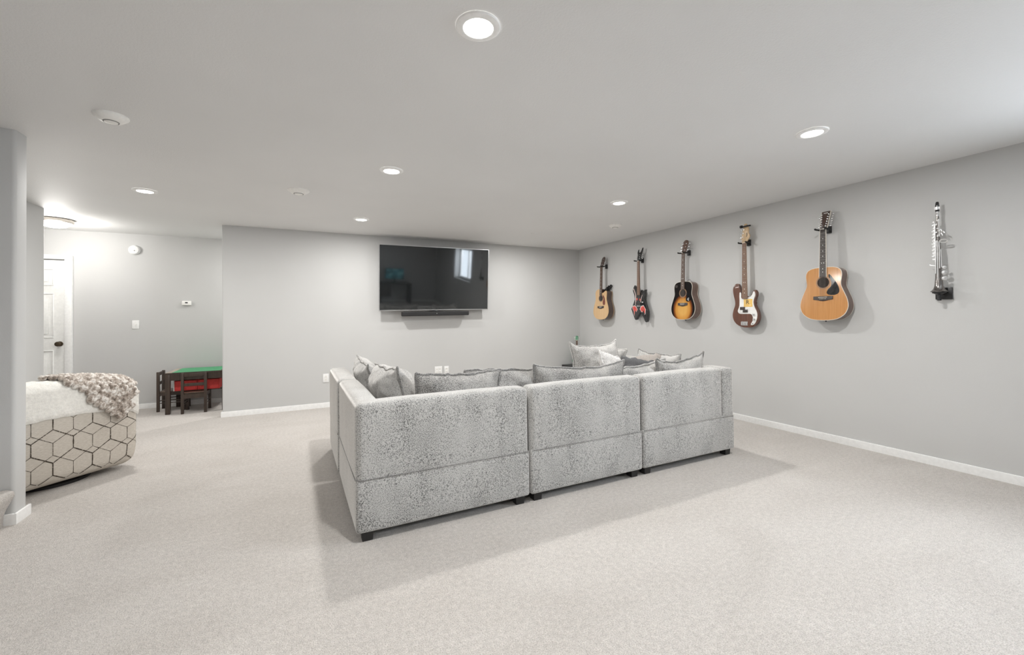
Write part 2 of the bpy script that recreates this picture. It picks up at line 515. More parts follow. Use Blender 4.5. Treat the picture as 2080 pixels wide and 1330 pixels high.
# white round speakers and detectors
M['offwhite'] = plain('off_white_plastic', (.90, .89, .86), .4, var=.02)
M['greyslot'] = plain('grey_slot', (.30, .29, .28), .6)
def ceiling_disc(x, y, r, label, cat, drop=.038):
    d = thing('ceiling_detector' if cat == 'detector' else 'ceiling_speaker', label, cat, (x, y, H), group=None)
    bm = bmesh.new(); lathe(bm, [(r, 0), (r, -.004), (r * .97, -.010), (r * .62, -drop * .85), (r * .46, -drop * .9)], (0, 0, 0), 'Z', 40)
    obj('cover', bm, M['offwhite'], d)
    bm = bmesh.new(); lathe(bm, [(r * .46, -drop * .88), (r * .44, -drop * 1.0), (r * .41, -drop * 1.0), (r * .40, -drop * .9)], (0, 0, 0), 'Z', 36)
    obj('ring', bm, M['greyslot'], d)
    bm = bmesh.new(); lathe(bm, [(r * .39, -drop * .86), (r * .38, -drop * 1.03), (r * .2, -drop * 1.12), (.001, -drop * 1.14)], (0, 0, 0), 'Z', 36)
    obj('center_cap', bm, M['offwhite'], d)
ceiling_disc(-.992, 3.243, .082, 'large white round ceiling detector at upper left, nearest the stub wall', 'detector')
ceiling_disc(-.021, 4.42, .094, 'white round ceiling speaker left of the television', 'speaker')
ceiling_disc(3.757, 4.45, .088, 'white round ceiling speaker above the smallest guitars on the right wall', 'speaker')
# wall smoke detector, thermostat and switch on the hall wall
d = thing('smoke_detector', 'white round smoke detector high on the hall wall', 'smoke detector', (-2.085, YH, 2.215))
bm = bmesh.new(); lathe(bm, [(.066, 0), (.066, -.012), (.063, -.014), (.062, -.028), (.058, -.030), (.056, -.046), (.045, -.052)], (0, 0, 0), 'Y', 32); obj('housing', bm, M['trim'], d)
bm = bmesh.new(); lathe(bm, [(.008, -.0521), (.007, -.055)], (.012, 0, -.012), 'Y', 12); obj('test_button', bm, M['greyslot'], d)
d = thing('thermostat', 'small off-white thermostat with dark display on the hall wall', 'thermostat', (-1.496, YH, 1.477))
bm = bmesh.new(); box(bm, (-.055, -.028, -.032), (.055, 0, .032), .006, 3); obj('housing', bm, M['offwhite'], d)
bx('display', (-.016, -.0295, -.002), (.016, -.028, .014), M['black'], d)
def plate_thing(name, label, cat, x, z, y, w, h, kind, group=None):
    d = thing(name, label, cat, (x, y, z), group=group)
    bm = bmesh.new(); box(bm, (-w / 2, -.007, -h / 2), (w / 2, 0, h / 2), .004, 2); obj('face_plate', bm, M['trim'], d)
    n = max(1, round(w / .075))
    for g in range(n):
        cx = (g - (n - 1) / 2) * .05
        if kind == 'switch':
            bm = bmesh.new(); box(bm, (cx - .006, -.016, -.012), (cx + .006, -.006, .012), .002, 1); obj('toggle', bm, M['offwhite'], d)
        else:
            for s in (-1, 1):
                bm = bmesh.new(); box(bm, (cx - .017, -.0095, s * .021 - .015), (cx + .017, -.006, s * .021 + .015), .004, 2)
                for q in (-1, 1): box(bm, (cx + q * .006 - .0012, -.0100, s * .021 - .006), (cx + q * .006 + .0012, -.0094, s * .021 + .006), mi=1)
                obj('socket', bm, [M['offwhite'], M['greyslot']], d)
plate_thing('light_switch', 'white toggle light switch plate on the hall wall', 'light switch', -2.072, 1.176, YH, .078, .12, 'switch')
plate_thing('wall_outlet', 'white wall outlet just left of the sofa wing', 'outlet', .298, .406, YB, .075, .12, 'outlet')
plate_thing('wall_outlet', 'wider two-gang white outlet below the television', 'outlet', 1.907, .407, YB, .118, .12, 'outlet')
plate_thing('wall_outlet', 'single white outlet below the television, right of the wider one', 'outlet', 2.038, .404, YB, .075, .12, 'outlet')

# ------------------------------------------------------------------ television and sound bar
M['silver'] = plain('brushed_silver', (.55, .55, .55), .3, .9)
ma, t, b = nt('tv_screen_glass')
b.inputs['Base Color'].default_value = (.012, .014, .015, 1); b.inputs['Roughness'].default_value = .045
b.inputs['IOR'].default_value = 1.9
v = coords(t); t.links.new(ramp(t, noise_tex(t, v, 3), [(.3, (.010, .012, .013)), (.7, (.013, .015, .016))]), b.inputs['Base Color'])
M['screen'] = ma
TVX0, TVX1, TVZ0, TVZ1 = .9975, 2.697, 1.340, 2.2945
tvh = TVZ1 - TVZ0
tilt = math.radians(5.4)
tv = thing('television', 'large flat black television with thin silver frame on the back wall', 'television', ((TVX0 + TVX1) / 2, YB - .125, TVZ0), rot=(tilt, math.radians(-.55), 0))
hw = (TVX1 - TVX0) / 2; th = tvh / math.cos(tilt)
bx('back_housing', (-hw + .01, -.005, .008), (hw - .01, .028, th - .008), M['black'], tv, .008)
bm = bmesh.new()
for a, b_ in (((-hw, -.012, 0), (hw, .012, .014)), ((-hw, -.012, th - .009), (hw, .012, th)), ((-hw, -.012, .014), (-hw + .010, .012, th - .009)), ((hw - .010, -.012, .014), (hw, .012, th - .009))):
    box(bm, a, b_, .002, 1)
fr = obj('bezel', bm, M['silver'], tv); fr['label'] = 'thin brushed silver frame'
bx('screen', (-hw + .010, -.0075, .014), (hw - .010, -.004, th - .009), M['screen'], tv)
bx('logo_plate', (-.006, -.014, -.010), (.006, -.004, .004), M['silver'], tv)
bm = bmesh.new()
box(bm, (-.3, .028, .42), (.3, .150, .72))
obj('wall_bracket', bm, M['black'], tv, smooth=False)
sb = thing('sound_bar', 'slim black sound bar mounted under the television', 'sound bar', (1.8435, YB - .118, 1.256), rot=(0, math.radians(-.55), 0))
bm = bmesh.new(); soft_box(bm, (-.522, -.045, 0), (.522, .035, .068), .014, .05)
M['grille'] = plain('black_speaker_grille', (.016, .016, .017), .6, bmp=.4, bscale=400)
obj('grille_body', bm, M['grille'], sb)
bx('bracket', (-.1, .034, .01), (.1, .116, .05), M['black'], sb)
bx('status_light', (-.004, -.0465, .030), (.004, -.0445, .040), M['silver'], sb)

# ------------------------------------------------------------------ sectional sofa (its own frame: x along the back, y into the seat)
SA = math.radians(.6); SO = Vector((.264, 2.478, 0))
def sw(x, y, z=0):
    return Vector((SO.x + x * math.cos(SA) - y * math.sin(SA), SO.y + x * math.sin(SA) + y * math.cos(SA), z))
TOP, SEAM, BOT, BT_ = .768, .352, .054, .145
def sofa_section(x0, x1, y0, y1, label, backs, inset=.004):
    """backs: which sides carry a back: 'n' = near the camera, 'w' = left, 'e' = right"""
    cx, cy = (x0 + x1) / 2, (y0 + y1) / 2
    d = thing('sofa_section', label, 'sofa', sw(cx, cy), SA, 'sections of the grey sectional sofa')
    X0, X1, Y0, Y1 = x0 - cx, x1 - cx, y0 - cy, y1 - cy
    bm = bmesh.new(); soft_box(bm, (X0, Y0, BOT), (X1, Y1, SEAM), .018, .07, .006, wob=.0015, seed=x0 + y0)
    bs = obj('base', bm, M['sofa'], d)
    bx('dust_cover', (X0 + .03, Y0 + .03, BOT - .004), (X1 - .03, Y1 - .03, BOT + .01), M['underside'], bs)
    bm = bmesh.new(); e_ = .0008; rr_ = .02
    run = []
    if 'w' in backs: run += [(X0 - e_, Y1 - .02), (X0 - e_, Y0 + rr_)]
    if 'n' in backs: run += [(X0 + (rr_ if 'w' in backs else .012), Y0 - e_), (X1 - (rr_ if 'e' in backs else .012), Y0 - e_)]
    if 'e' in backs: run += [(X1 + e_, Y0 + rr_), (X1 + e_, Y1 - .02)]
    tube(bm, [(x, y, SEAM - .004) for x, y in run], .0042, 6); obj('seam', bm, M['welt'], d, angle=80)
    bxl, bxr, byn = X0, X1, Y0
    i = inset
    if 'n' in backs:
        xe = X1 - (BT_ if 'e' in backs else 0)
        bm = bmesh.new(); soft_box(bm, (X0 + i, Y0 + .002, SEAM - .05), (xe - i, Y0 + BT_, TOP), .032, .06, .010, (0, 1, 1), .0015, x0 * 3 + 1)
        byn = Y0 + BT_
        if 'w' in backs: soft_box(bm, (X0 + .001, Y0 + .003, SEAM - .05), (X0 + BT_, Y1 - i, TOP - .001), .032, .06, .006, (1, 0, 1), .0015, x0 * 3 + 1); bxl = X0 + BT_
        obj('backrest', bm, M['sofa'], d)
    if 'e' in backs:
        bm = bmesh.new(); soft_box(bm, (X1 - BT_ + .003, Y0 + .002 if 'n' in backs else Y0 + i, SEAM - .05), (X1 + .002, Y1 - i, TOP), .030, .06, .006, (1, 0, 1), .0015, x0 * 5 + 2)
        obj('backrest', bm, M['sofa'], d); bxr = X1 - BT_
    if 'w' in backs and 'n' not in backs:
        bm = bmesh.new(); soft_box(bm, (X0 - .001, Y0 + i, SEAM - .05), (X0 + BT_, Y1 - i, TOP), .032, .06, .008, (1, 0, 1), .0015, x0 * 7 + 3)
        obj('backrest', bm, M['sofa'], d); bxl = X0 + BT_
    bm = bmesh.new(); soft_box(bm, (bxl + .006, byn + .006, SEAM - .004), (bxr - .006, Y1 + .01, SEAM + .115), .04, .08, .015, (0, 0, 1), .002, x0 + 9)
    obj('seat_cushion', bm, M['sofa'], d)
    for lx in (X0 + .03, X1 - .095):
        for ly in (Y0 + .022, Y1 - .086):
            bm = bmesh.new(); a, b_ = (lx, ly, 0), (lx + .064, ly + .064, BOT + .003)
            vs = box(bm, a, b_)
            for v in vs:
                if v.co.z < .01: v.co.x += (lx + .032 - v.co.x) * .12; v.co.y += (ly + .032 - v.co.y) * .12
            l = obj('leg', bm, M['blackmat'], d, smooth=False); l['label'] = 'short black block leg'
    return d
sofa_section(0, 1.092, 0, 1.04, 'left corner section of the speckled grey sofa, nearest the camera', 'nw')
sofa_section(1.102, 2.088, 0, 1.04, 'middle section of the speckled grey sofa, between the two corner sections', 'n')
sofa_section(2.096, 3.172, 0, 1.04, 'right corner section of the speckled grey sofa, nearest the guitar wall', 'ne')
sofa_section(-.006, 1.02, 1.052, 1.925, 'left wing section of the grey sofa, running toward the television wall', 'w')
sofa_section(2.15, 3.172, 1.052, 1.98, 'right wing section of the grey sofa, hidden behind piled pillows', 'e')


def pillow(label, loc, w, h, t, rot, seed, sag=0, ma='sofap', welt='welt', wr=.012, name='throw_pillow', cat='pillow', group='sofa pillows', pinch=.10, plump=.5, ear=0):
    """upright pillow in its own XZ plane, front to -Y; sag lowers the middle of its top edge; ear lifts its top corners"""
    h -= .054; loc = (loc[0], loc[1], loc[2] + .027 * math.cos(rot[0]))
    d = thing(name, label, cat, loc, group=group, rot=rot)
    n = 34
    def edge(u, v):
        x = w / 2 * u * (1 - pinch * (1 - v * v) * u * u); z = h / 2 * v * (1 - pinch * (1 - u * u) * v * v)
        if v > 0:
            z -= sag * (1 - u * u) * v
            z += ear * (abs(u) ** 6) * v
            z += (.013 * noise.noise(Vector((u * 3.0, seed * 3.1, .5))) + .010 * noise.noise(Vector((u * 8.0, seed * 5.3, 1.5)))) * v * (1 - u ** 6)
        x += .012 * noise.noise(Vector((v * 2.3, seed * 1.7, 4.5))) * abs(u)
        return x, z
    def P(u, v, s):
        x, z = edge(u, v)
        k = max(0, (1 - u ** 4) * (1 - v ** 4)) ** plump
        k *= (1 - .22 * (u * u + v * v) / 2)
        y = s * t / 2 * k
        q = Vector((x, 0, z))
        nn = noise.noise(q * 9 + Vector((seed * 7.3, s * 3, 0))) + .5 * noise.noise(q * 22 + Vector((seed * 2.9, s, 5)))
        # creases running in from the seams
        cr = abs(noise.noise(Vector((u * 5 + seed, v * 1.4, s * 2.2)))) * (abs(v) ** 2) + abs(noise.noise(Vector((u * 1.4, v * 5 + seed, s * 3.7)))) * (u * u)
        y += s * k * wr * (1.2 * nn - 1.6 * cr)
        return Vector((x, y, z))
    bm = bmesh.new(); rim = {}
    for s in (-1, 1):
        g = []
        for i in range(n + 1):
            row = []
            for j in range(n + 1):
                u = math.sin((i / n - .5) * PI); v = math.sin((j / n - .5) * PI)
                if i in (0, n) or j in (0, n):
                    if (i, j) not in rim:
                        x, z = edge(u, v); rim[(i, j)] = bm.verts.new((x, 0, z))
                    row.append(rim[(i, j)])
                else: row.append(bm.verts.new(P(u, v, s)))
            g.append(row)
        for i in range(n):
            for j in range(n):
                bm.faces.new((g[i][j], g[i + 1][j], g[i + 1][j + 1], g[i][j + 1]))
    order = [(i, 0) for i in range(n)] + [(n, j) for j in range(n)] + [(i, n) for i in range(n, 0, -1)] + [(0, j) for j in range(n, 0, -1)]
    path = [rim[k].co.copy() for k in order]
    obj('cushion', bm, M[ma], d, angle=80)
    if welt:
        bm = bmesh.new()
        cen = Vector((0, 0, 0))
        q = [p + (p - cen).normalized() * (.007 + .005 * noise.noise(p * 26 + Vector((0, seed, 3)))) + Vector((0, .008 * noise.noise(p * 16 + Vector((seed, 0, 0))), 0)) for p in path]
        q = [p for k, p in enumerate(q) if k == 0 or (p - q[k - 1]).length > .004]
        tube(bm, q, .0085, 6, closed=True)
        wl = obj('welt', bm, M[welt], d, angle=80); wl['label'] = 'darker edge welt'
    return d
R = math.radians
SZ = SEAM + .13      # seat height
M['creamp'] = sofa_mat('off_white_woven_fabric', (.45, .44, .43), (.74, .73, .72), .3, .6, 90, .3, .2)
M['taupe'] = plain('taupe_woven_fabric', (.33, .30, .275), .9, var=.15, vscale=120, bmp=.4)
M['dkgrey'] = plain('dark_grey_woven_fabric', (.10, .10, .104), .9, var=.2, vscale=120, bmp=.4)
# left wing
pillow('puffy grey pillow slumped on the left sofa wing, nearest the camera', (.595, 3.16, .665), .66, .46, .27, (R(-14), R(3), R(93)), 1, .008, wr=.030, pinch=.05, ear=.012, ma='sofapl')
pillow('grey pillow on the left sofa wing, farther from the camera and beside the television wall', (.535, 3.98, .655), .62, .43, .22, (R(-16), R(-3), R(91)), 2, .008, wr=.024, pinch=.05, ear=.012, ma='sofapl')
# along the near back
pillow('wide grey pillow leaning on the left corner section, leftmost along the near back', (.965, 2.815, .643), .61, .45, .20, (R(10), R(1.5), R(2)), 3, .010, wr=.022, ear=.006, pinch=.05)
pillow('rumpled grey pillow between the leftmost pillow and the long cushion on the near back', (1.370, 2.905, .640), .64, .43, .19, (R(11), R(1), R(-4)), 4, .004, wr=.034, pinch=.05)
pillow('long grey cushion leaning on the middle sofa section with a sagging top', (1.985, 2.815, .641), .87, .44, .18, (R(9), R(1), R(1)), 5, .030, wr=.014, ear=.014, pinch=.04)
pillow('low rumpled grey pillow behind the seam of middle and right sofa sections', (2.73, 2.93, .605), .60, .42, .18, (R(13), R(-5), R(3)), 6, .012, wr=.026, pinch=.05, ma='sofapl', welt='sofapl')
pillow('grey pillow with pointed top corner at the right end of the near back', (3.11, 2.825, .630), .56, .44, .17, (R(10), R(-4), R(-3)), 7, .022, wr=.024, ear=.030, pinch=.05, ma='sofapl')
# right wing
pillow('grey pillow on the right wing, dark corner pointing up behind the near back pillows', (3.19, 3.20, .65), .52, .42, .2, (R(-16), R(2), R(-86)), 8, .01, wr=.022, ear=.016, pinch=.05, ma='sofapl')
pillow('far grey pillow along the right wing, half hidden by the off-white one', (3.14, 3.93, .66), .60, .42, .2, (R(-16), R(0), R(-88)), 9, .01, wr=.022, pinch=.05, ma='sofapl', welt='sofapl')
pillow('large light grey pillow standing upright, tallest in the pile by the guitar wall corner', (2.835, 3.70, .703), .53, .47, .22, (R(-12), R(-2), R(-14)), 10, .025, wr=.020, ear=.030, pinch=.05, ma='sofapl', welt='sofapl')
pillow('small off-white pillow with a pale edge, leaning on the tall upright pillow', (2.79, 3.36, .665), .38, .40, .14, (R(-22), R(14), R(20)), 11, .01, 'creamp', 'creamp', .014, pinch=.06)
pillow('dark grey pillow tucked below the off-white one', (2.86, 3.10, .655), .32, .36, .12, (R(-18), R(8), R(-25)), 12, 0, 'dkgrey', None, .014, pinch=.05)
pillow('small taupe rounded pillow peeking out between grey pillows on the right', (3.06, 3.15, .665), .26, .36, .12, (R(-24), R(-6), R(-40)), 13, -.02, 'taupe', None, .010, pinch=.02)

# ------------------------------------------------------------------ beige armchair behind the stub wall
CA = math.radians(47.4); CO = Vector((-1.725, 4.154, 0))
chair = thing('armchair', 'beige armchair with dark hexagon line pattern, its back to the camera', 'armchair', CO, CA)
S0, S1, CD = -.15, .716, .70
def ztop(s):           # top edge droops toward the right end
    return .792 - .030 * max(0, (s - .15) / .35) ** 2 - .9 * max(0, s - .60) ** 2 * 4.2
ma, t, b = nt('beige_woven_upholstery')
v = coords(t, (40, 40, 260))
nz = noise_tex(t, v, 1.0, 3, .6)
t.links.new(ramp(t, nz, [(.3, (.50, .455, .395)), (.7, (.64, .595, .53))]), b.inputs['Base Color'])
b.inputs['Roughness'].default_value = .9; bump(t, b, nz, .25, .004)
M['beige'] = ma
ma, t, b = nt('dark_hexagon_thread')
v = coords(t); nz = noise_tex(t, v, 110, 2, .7)
t.links.new(ramp(t, nz, [(.40, (.035, .025, .018)), (.58, (.07, .055, .04)), (.66, (.42, .37, .31))]), b.inputs['Base Color']); b.inputs['Roughness'].default_value = .95
M['thread'] = ma
CR = .075; ZB = .045
def warp(w):           # lower the top near the right end
    f = max(0, (w.z - .35) / .45)
    s = S0 + w.x - S0
    w = w.copy(); w.z -= f * (.80 - ztop(min(max(w.x, S0), S1)))
    # the seat sides tuck in at the floor
    g = max(0, (.22 - w.z) / .16); w.x -= .03 * g * g * max(0, (w.x - .3) / .4); w.y += .0 * g
    return w
bm = bmesh.new(); soft_box(bm, (S0, 0, ZB), (S1, .21, .80), CR, .045, fn=warp)
def surf(a, z, off):   # unrolled pattern coordinates -> the chair's outside
    x0, x1 = S0 + CR, S1 - CR
    if a > x1:
        th_ = min((a - x1) / CR, PI / 2 + .0); ex = (a - x1) - CR * PI / 2
        p = Vector((x1 + (CR + off) * math.sin(th_), CR - (CR + off) * math.cos(th_), z))
        if ex > 0: p.y += ex
    else: p = Vector((a, -off, z))
    zl = ZB + CR
    if z < zl:
        th_ = (zl - z) / CR
        sh = CR * (1 - math.cos(th_)); p.z = zl - CR * math.sin(th_)
        c = Vector((min(a, x1), CR, 0)); dirr = Vector((p.x - c.x, p.y - c.y, 0))
        if dirr.length > 1e-6: p -= dirr.normalized() * sh
    return warp(p)
def ribbon(p, q, wd):
    L = math.hypot(q[0] - p[0], q[1] - p[1]); n = max(2, int(L / .012)); tx, tz = (q[0] - p[0]) / L, (q[1] - p[1]) / L
    prev = None
    for i in range(n + 1):
        a, z = p[0] + (q[0] - p[0]) * i / n, p[1] + (q[1] - p[1]) * i / n
        if not (S0 + CR < a < S1 + .30 and .075 < z < .62): prev = None; continue
        ww = wd * (.8 + .5 * noise.noise(Vector((a * 40, z * 40, 1))))
        A = bm.verts.new(surf(a - tz * ww, z + tx * ww, .0018)); B = bm.verts.new(surf(a + tz * ww, z - tx * ww, .0018))
        if prev:
            f = bm.faces.new((prev[0], A, B, prev[1])); f.material_index = 1
        prev = (A, B)
HWX, ED, RS = .235, .088, .078
def honeycomb(ox, oz, wd):
    for r_ in range(-2, 6):
        for c_ in range(-4, 9):
            cx = ox + (c_ + (.5 if r_ % 2 else 0)) * HWX; z = oz + r_ * (ED + RS)
            # vertical edge at the left, then the two roof edges
            ribbon((cx - HWX / 2, z - ED / 2), (cx - HWX / 2, z + ED / 2), wd)
            ribbon((cx - HWX / 2, z + ED / 2), (cx, z + ED / 2 + RS), wd)
            ribbon((cx, z + ED / 2 + RS), (cx + HWX / 2, z + ED / 2), wd)
honeycomb(.03 + HWX / 2, .335, .0036)
honeycomb(.03 + HWX, .335 - .022, .0019)
obj('back', bm, [M['beige'], M['thread']], chair)
for side in (0, 1):
    a, b_ = ((S0, .19, ZB), (S0 + .17, CD, .56)) if side == 0 else ((S1 - .17, .19, ZB), (S1, CD, .56))
    bm = bmesh.new(); soft_box(bm, a, b_, .07, .06); obj('armrest', bm, M['beige'], chair)
bm = bmesh.new(); soft_box(bm, (S0 + .165, .2, ZB), (S1 - .165, CD - .02, .42), .05, .07, .02, (0, 0, 1)); obj('seat', bm, M['beige'], chair)
bm = bmesh.new(); lathe(bm, [(.24, 0), (.24, .02), (.22, .03), (.21, .07)], ((S0 + S1) / 2, .33, 0), 'Z', 40); obj('swivel_base', bm, M['black'], chair)

def drape(s, h, off):
    """h = path length from the back's crest: negative down the outside, positive over the top and inside"""
    rr = .075 + off; zt = ztop(s) + off
    q = PI / 2 * rr
    tk = .21 + 2 * off - 2 * rr
    if h < 0:
        g = -h
        if g < q: th_ = g / rr; y = CR - rr * math.sin(th_) ; z = zt - rr + rr * math.cos(th_)
        else: y = -off; z = zt - rr - (g - q)
    elif h < tk: y = CR + h; z = zt
    elif h < tk + q: th_ = (h - tk) / rr; y = CR + tk + rr * math.sin(th_); z = zt - rr + rr * math.cos(th_)
    else: y = CR + tk + rr; z = zt - rr - (h - tk - q)
    return Vector((s, y, z))
# white plush blanket folded over the back
bm = bmesh.new(); g = []
ns, nh = 60, 44
for k in (0, 1):
    gg = []
    for i in range(ns + 1):
        s = S0 + .02 + (S1 - .022 - S0 - .02) * i / ns; row = []
        bot = -(.315 - .025 * (s / .7)) - .006 * noise.noise(Vector((s * 14, 0, 0)))
        for j in range(nh + 1):
            h = bot + (.42 - bot) * j / nh
            off = .004 if k == 0 else .016 + .004 * noise.noise(Vector((s * 22, h * 22, 3))) + .004 * noise.noise(Vector((s * 60, h * 60, 9)))
            row.append(bm.verts.new(drape(s, h, off)))
        gg.append(row)
    g.append(gg)
for i in range(ns):
    for j in range(nh):
        bm.faces.new((g[1][i][j], g[1][i + 1][j], g[1][i + 1][j + 1], g[1][i][j + 1])); bm.faces.new((g[0][i][j], g[0][i][j + 1], g[0][i + 1][j + 1], g[0][i + 1][j]))
for i in range(ns):
    for j in (0, nh): bm.faces.new((g[0][i][j], g[0][i + 1][j], g[1][i + 1][j], g[1][i][j]))
for j in range(nh):
    for i in (0, ns): bm.faces.new((g[0][i][j], g[1][i][j], g[1][i][j + 1], g[0][i][j + 1]))
M['plush'] = plain('white_plush', (.84, .82, .77), .95, var=.07, vscale=60, bmp=.6, bscale=160)
bl = tag(obj('plush_blanket', bm, M['plush'], angle=80), 'smooth white plush blanket folded over the back of the beige armchair', 'blanket')
bl.location = CO; bl.rotation_euler = (0, 0, CA)
# chunky knitted throw: a triangle hanging over the right of the back
ma, t, b = nt('chunky_taupe_yarn')
v = coords(t); nz = noise_tex(t, v, 30, 3, .65); fz = noise_tex(t, v, 420, 2, .6)
t.links.new(ramp(t, nz, [(.36, (.22, .175, .14)), (.50, (.50, .43, .37)), (.60, (.82, .78, .73))]), b.inputs['Base Color'])
b.inputs['Roughness'].default_value = .95; b.inputs['Sheen Weight'].default_value = .4; bump(t, b, fz, .6, .004)
M['yarn'] = ma
def inside(p, poly):
    c = False; j = len(poly) - 1
    for i in range(len(poly)):
        if ((poly[i][1] > p[1]) != (poly[j][1] > p[1])) and (p[0] < (poly[j][0] - poly[i][0]) * (p[1] - poly[i][1]) / (poly[j][1] - poly[i][1]) + poly[i][0]): c = not c
        j = i
    return c
poly = [(.145, .02), (.20, -.065), (.32, -.195), (.43, -.305), (.535, -.390), (.605, -.335), (.66, -.21), (.69, -.06), (.685, .10), (.60, .16), (.30, .17), (.14, .11)]
bm = bmesh.new()
def blob(p, q, r, nrm):
    """one fat yarn loop leg, thick in the middle"""
    n = 6; pts = []; rr_ = []
    for i in range(n + 1):
        k = i / n; pts.append(p.lerp(q, k) + nrm * (.010 * math.sin(PI * k))); rr_.append(r * (.45 + .75 * math.sin(PI * (.08 + .84 * k)) ** .7))
    tube(bm, pts, rr_, 7)
st, ht = .047, .040
dirx = Vector((.80, -.60)); diry = Vector((.60, .80))
for i in range(-30, 40):
    for j in range(-30, 40):
        c = Vector((.42, -.08)) + dirx * (i * st) + diry * (j * ht)
        if not inside(c, poly): continue
        for sg in (-1, 1):
            a2 = c + dirx * (sg * st * .46) + diry * (ht * .62); b2 = c + dirx * (sg * st * .06) - diry * (ht * .62)
            jit = Vector((rnd.uniform(-1, 1), rnd.uniform(-1, 1))) * .003
            a2 += jit; b2 += jit
            A = drape(a2.x, a2.y, .030); B = drape(b2.x, b2.y, .026); Cc = drape(c.x, c.y, .028); Dd = drape(c.x, c.y, .06)
            blob(A, B, .0152 * rnd.uniform(.85, 1.2), (Dd - Cc).normalized())
kt = tag(obj('knitted_throw', bm, M['yarn'], angle=80), 'chunky knitted taupe and white throw draped over the armchair back', 'throw blanket')
kt.location = CO; kt.rotation_euler = (0, 0, CA)

# ------------------------------------------------------------------ kids table and chairs in the alcove
M['espresso'] = wood('espresso_wood', (.030, .019, .013), (.060, .038, .026), .45, .15)
M['green'] = plain('green_play_board', (.05, .30, .13), .5, var=.08)
M['redf'] = plain('red_fabric_bin', (.66, .055, .05), .7, var=.1)
M['whitef'] = plain('white_fabric', (.75, .73, .70), .8)
tx0, tx1, ty0, ty1, tz = -1.60, -.93, 6.975, 7.575, .54
kt_ = thing('kids_table', 'dark wooden kids play table with green top in the hall alcove', 'table', ((tx0 + tx1) / 2, (ty0 + ty1) / 2, 0))
hx, hy = (tx1 - tx0) / 2, (ty1 - ty0) / 2
bx('tabletop', (-hx, -hy, tz - .02), (hx, hy, tz), M['espresso'], kt_, .003)
pb = bx('play_board', (-hx + .07, -hy + .02, tz), (hx - .07, hy - .02, tz + .003), M['green'], kt_); pb['label'] = 'green play board'
M['tan'] = wood('tan_edge_wood', (.33, .27, .22), (.42, .35, .29), .5, .1)
te = bx('top_edge', (-hx + .002, -hy + .012, tz), (-hx + .07, hy - .012, tz + .002), M['tan'], kt_); te['label'] = 'pale tan strip along the left of the top'
for sx in (-1, 1):
    for sy in (-1, 1):
        cx, cy = sx * (hx - .026), sy * (hy - .026)
        bx('leg', (cx - .026, cy - .026, 0), (cx + .026, cy + .026, tz - .02), M['espresso'], kt_, .003)
bx('apron', (-hx + .052, -hy + .004, tz - .10), (hx - .052, -hy + .022, tz - .02), M['espresso'], kt_)
bx('apron', (-hx + .052, hy - .022, tz - .10), (hx - .052, hy - .004, tz - .02), M['espresso'], kt_)
bx('apron', (-hx + .004, -hy + .052, tz - .10), (-hx + .022, hy - .052, tz - .02), M['espresso'], kt_)
bx('apron', (hx - .022, -hy + .052, tz - .10), (hx - .004, hy - .052, tz - .02), M['espresso'], kt_)
for sy in (-.15, .10):
    bx('bin_rail', (-hx + .022, sy - .01, .27), (hx - .022, sy + .01, .285), M['espresso'], kt_)
def red_bin(x0, x1, label):
    d = thing('storage_bin', label, 'storage bin', ((x0 + x1) / 2, 7.24, .285), group='red bins under the kids table')
    w = (x1 - x0) / 2
    bm = bmesh.new()
    box(bm, (-w + .012, -.16, 0), (w - .012, .13, .012), .004, 1); box(bm, (-w + .012, -.16, .012), (w - .012, -.148, .135), .003, 1); box(bm, (-w + .012, .118, .012), (w - .012, .13, .135), .003, 1)
    obj('fabric_body', bm, M['redf'], d)
    for s in (-1, 1):
        e = bx('end_panel', (s * w - .012 * (s > 0), -.165, 0), (s * w + .012 * (s < 0), .135, .14), M['whitef'] if (s < 0 and x0 < -1.4) else M['redf'], d, .004)
        if s < 0 and x0 < -1.4: e['label'] = 'white end panel'
red_bin(-1.535, -1.275, 'red storage bin with a white end under the green-topped kids table')
red_bin(-1.27, -1.02, 'red storage bin under the right half of the kids table')
def kid_chair(loc, rz, label):
    """back posts at y=0, seat runs to +y"""
    d = thing('kids_chair', label, 'chair', loc, rz, 'dark wooden kids chairs')
    w, dp, sh, bh = .125, .29, .275, .535
    for s in (-1, 1):
        bx('back_post', (s * w - .016, -.016, 0), (s * w + .016, .016, bh), M['espresso'], d, .003)
        bx('front_leg', (s * w - .016, dp - .016, 0), (s * w + .016, dp + .016, sh - .015), M['espresso'], d, .003)
        bx('side_rail', (s * w - .009, .016, sh - .06), (s * w + .009, dp - .016, sh - .016), M['espresso'], d)
        for z in (.115, .15):
            bm = bmesh.new(); tube(bm, [(s * w, .014, z), (s * w, dp - .014, z)], .006, 8); obj('stretcher', bm, M['espresso'], d)
    bx('seat', (-w - .012, .018, sh - .015), (w + .012, dp + .022, sh), M['tan2'], d, .004)
    bx('front_rail', (-w + .016, dp - .009, sh - .06), (w - .016, dp + .009, sh - .016), M['espresso'], d)
    bx('back_rail', (-w + .016, -.009, sh - .075), (w - .016, .009, sh - .017), M['espresso'], d)
    for z0, z1 in ((.485, .53), (.36, .40)):
        bx('back_slat', (-w + .016, -.008, z0), (w - .016, .008, z1), M['espresso'], d, .003)
M['tan2'] = wood('brown_seat_wood', (.10, .068, .05), (.16, .115, .085), .4, .2)
kid_chair((-1.283, 6.935, 0), 0, 'dark wooden kids chair at the near side of the green-topped table')
kid_chair((-1.735, 7.375, 0), -PI / 2, 'dark wooden kids chair at the left end of the green-topped table')

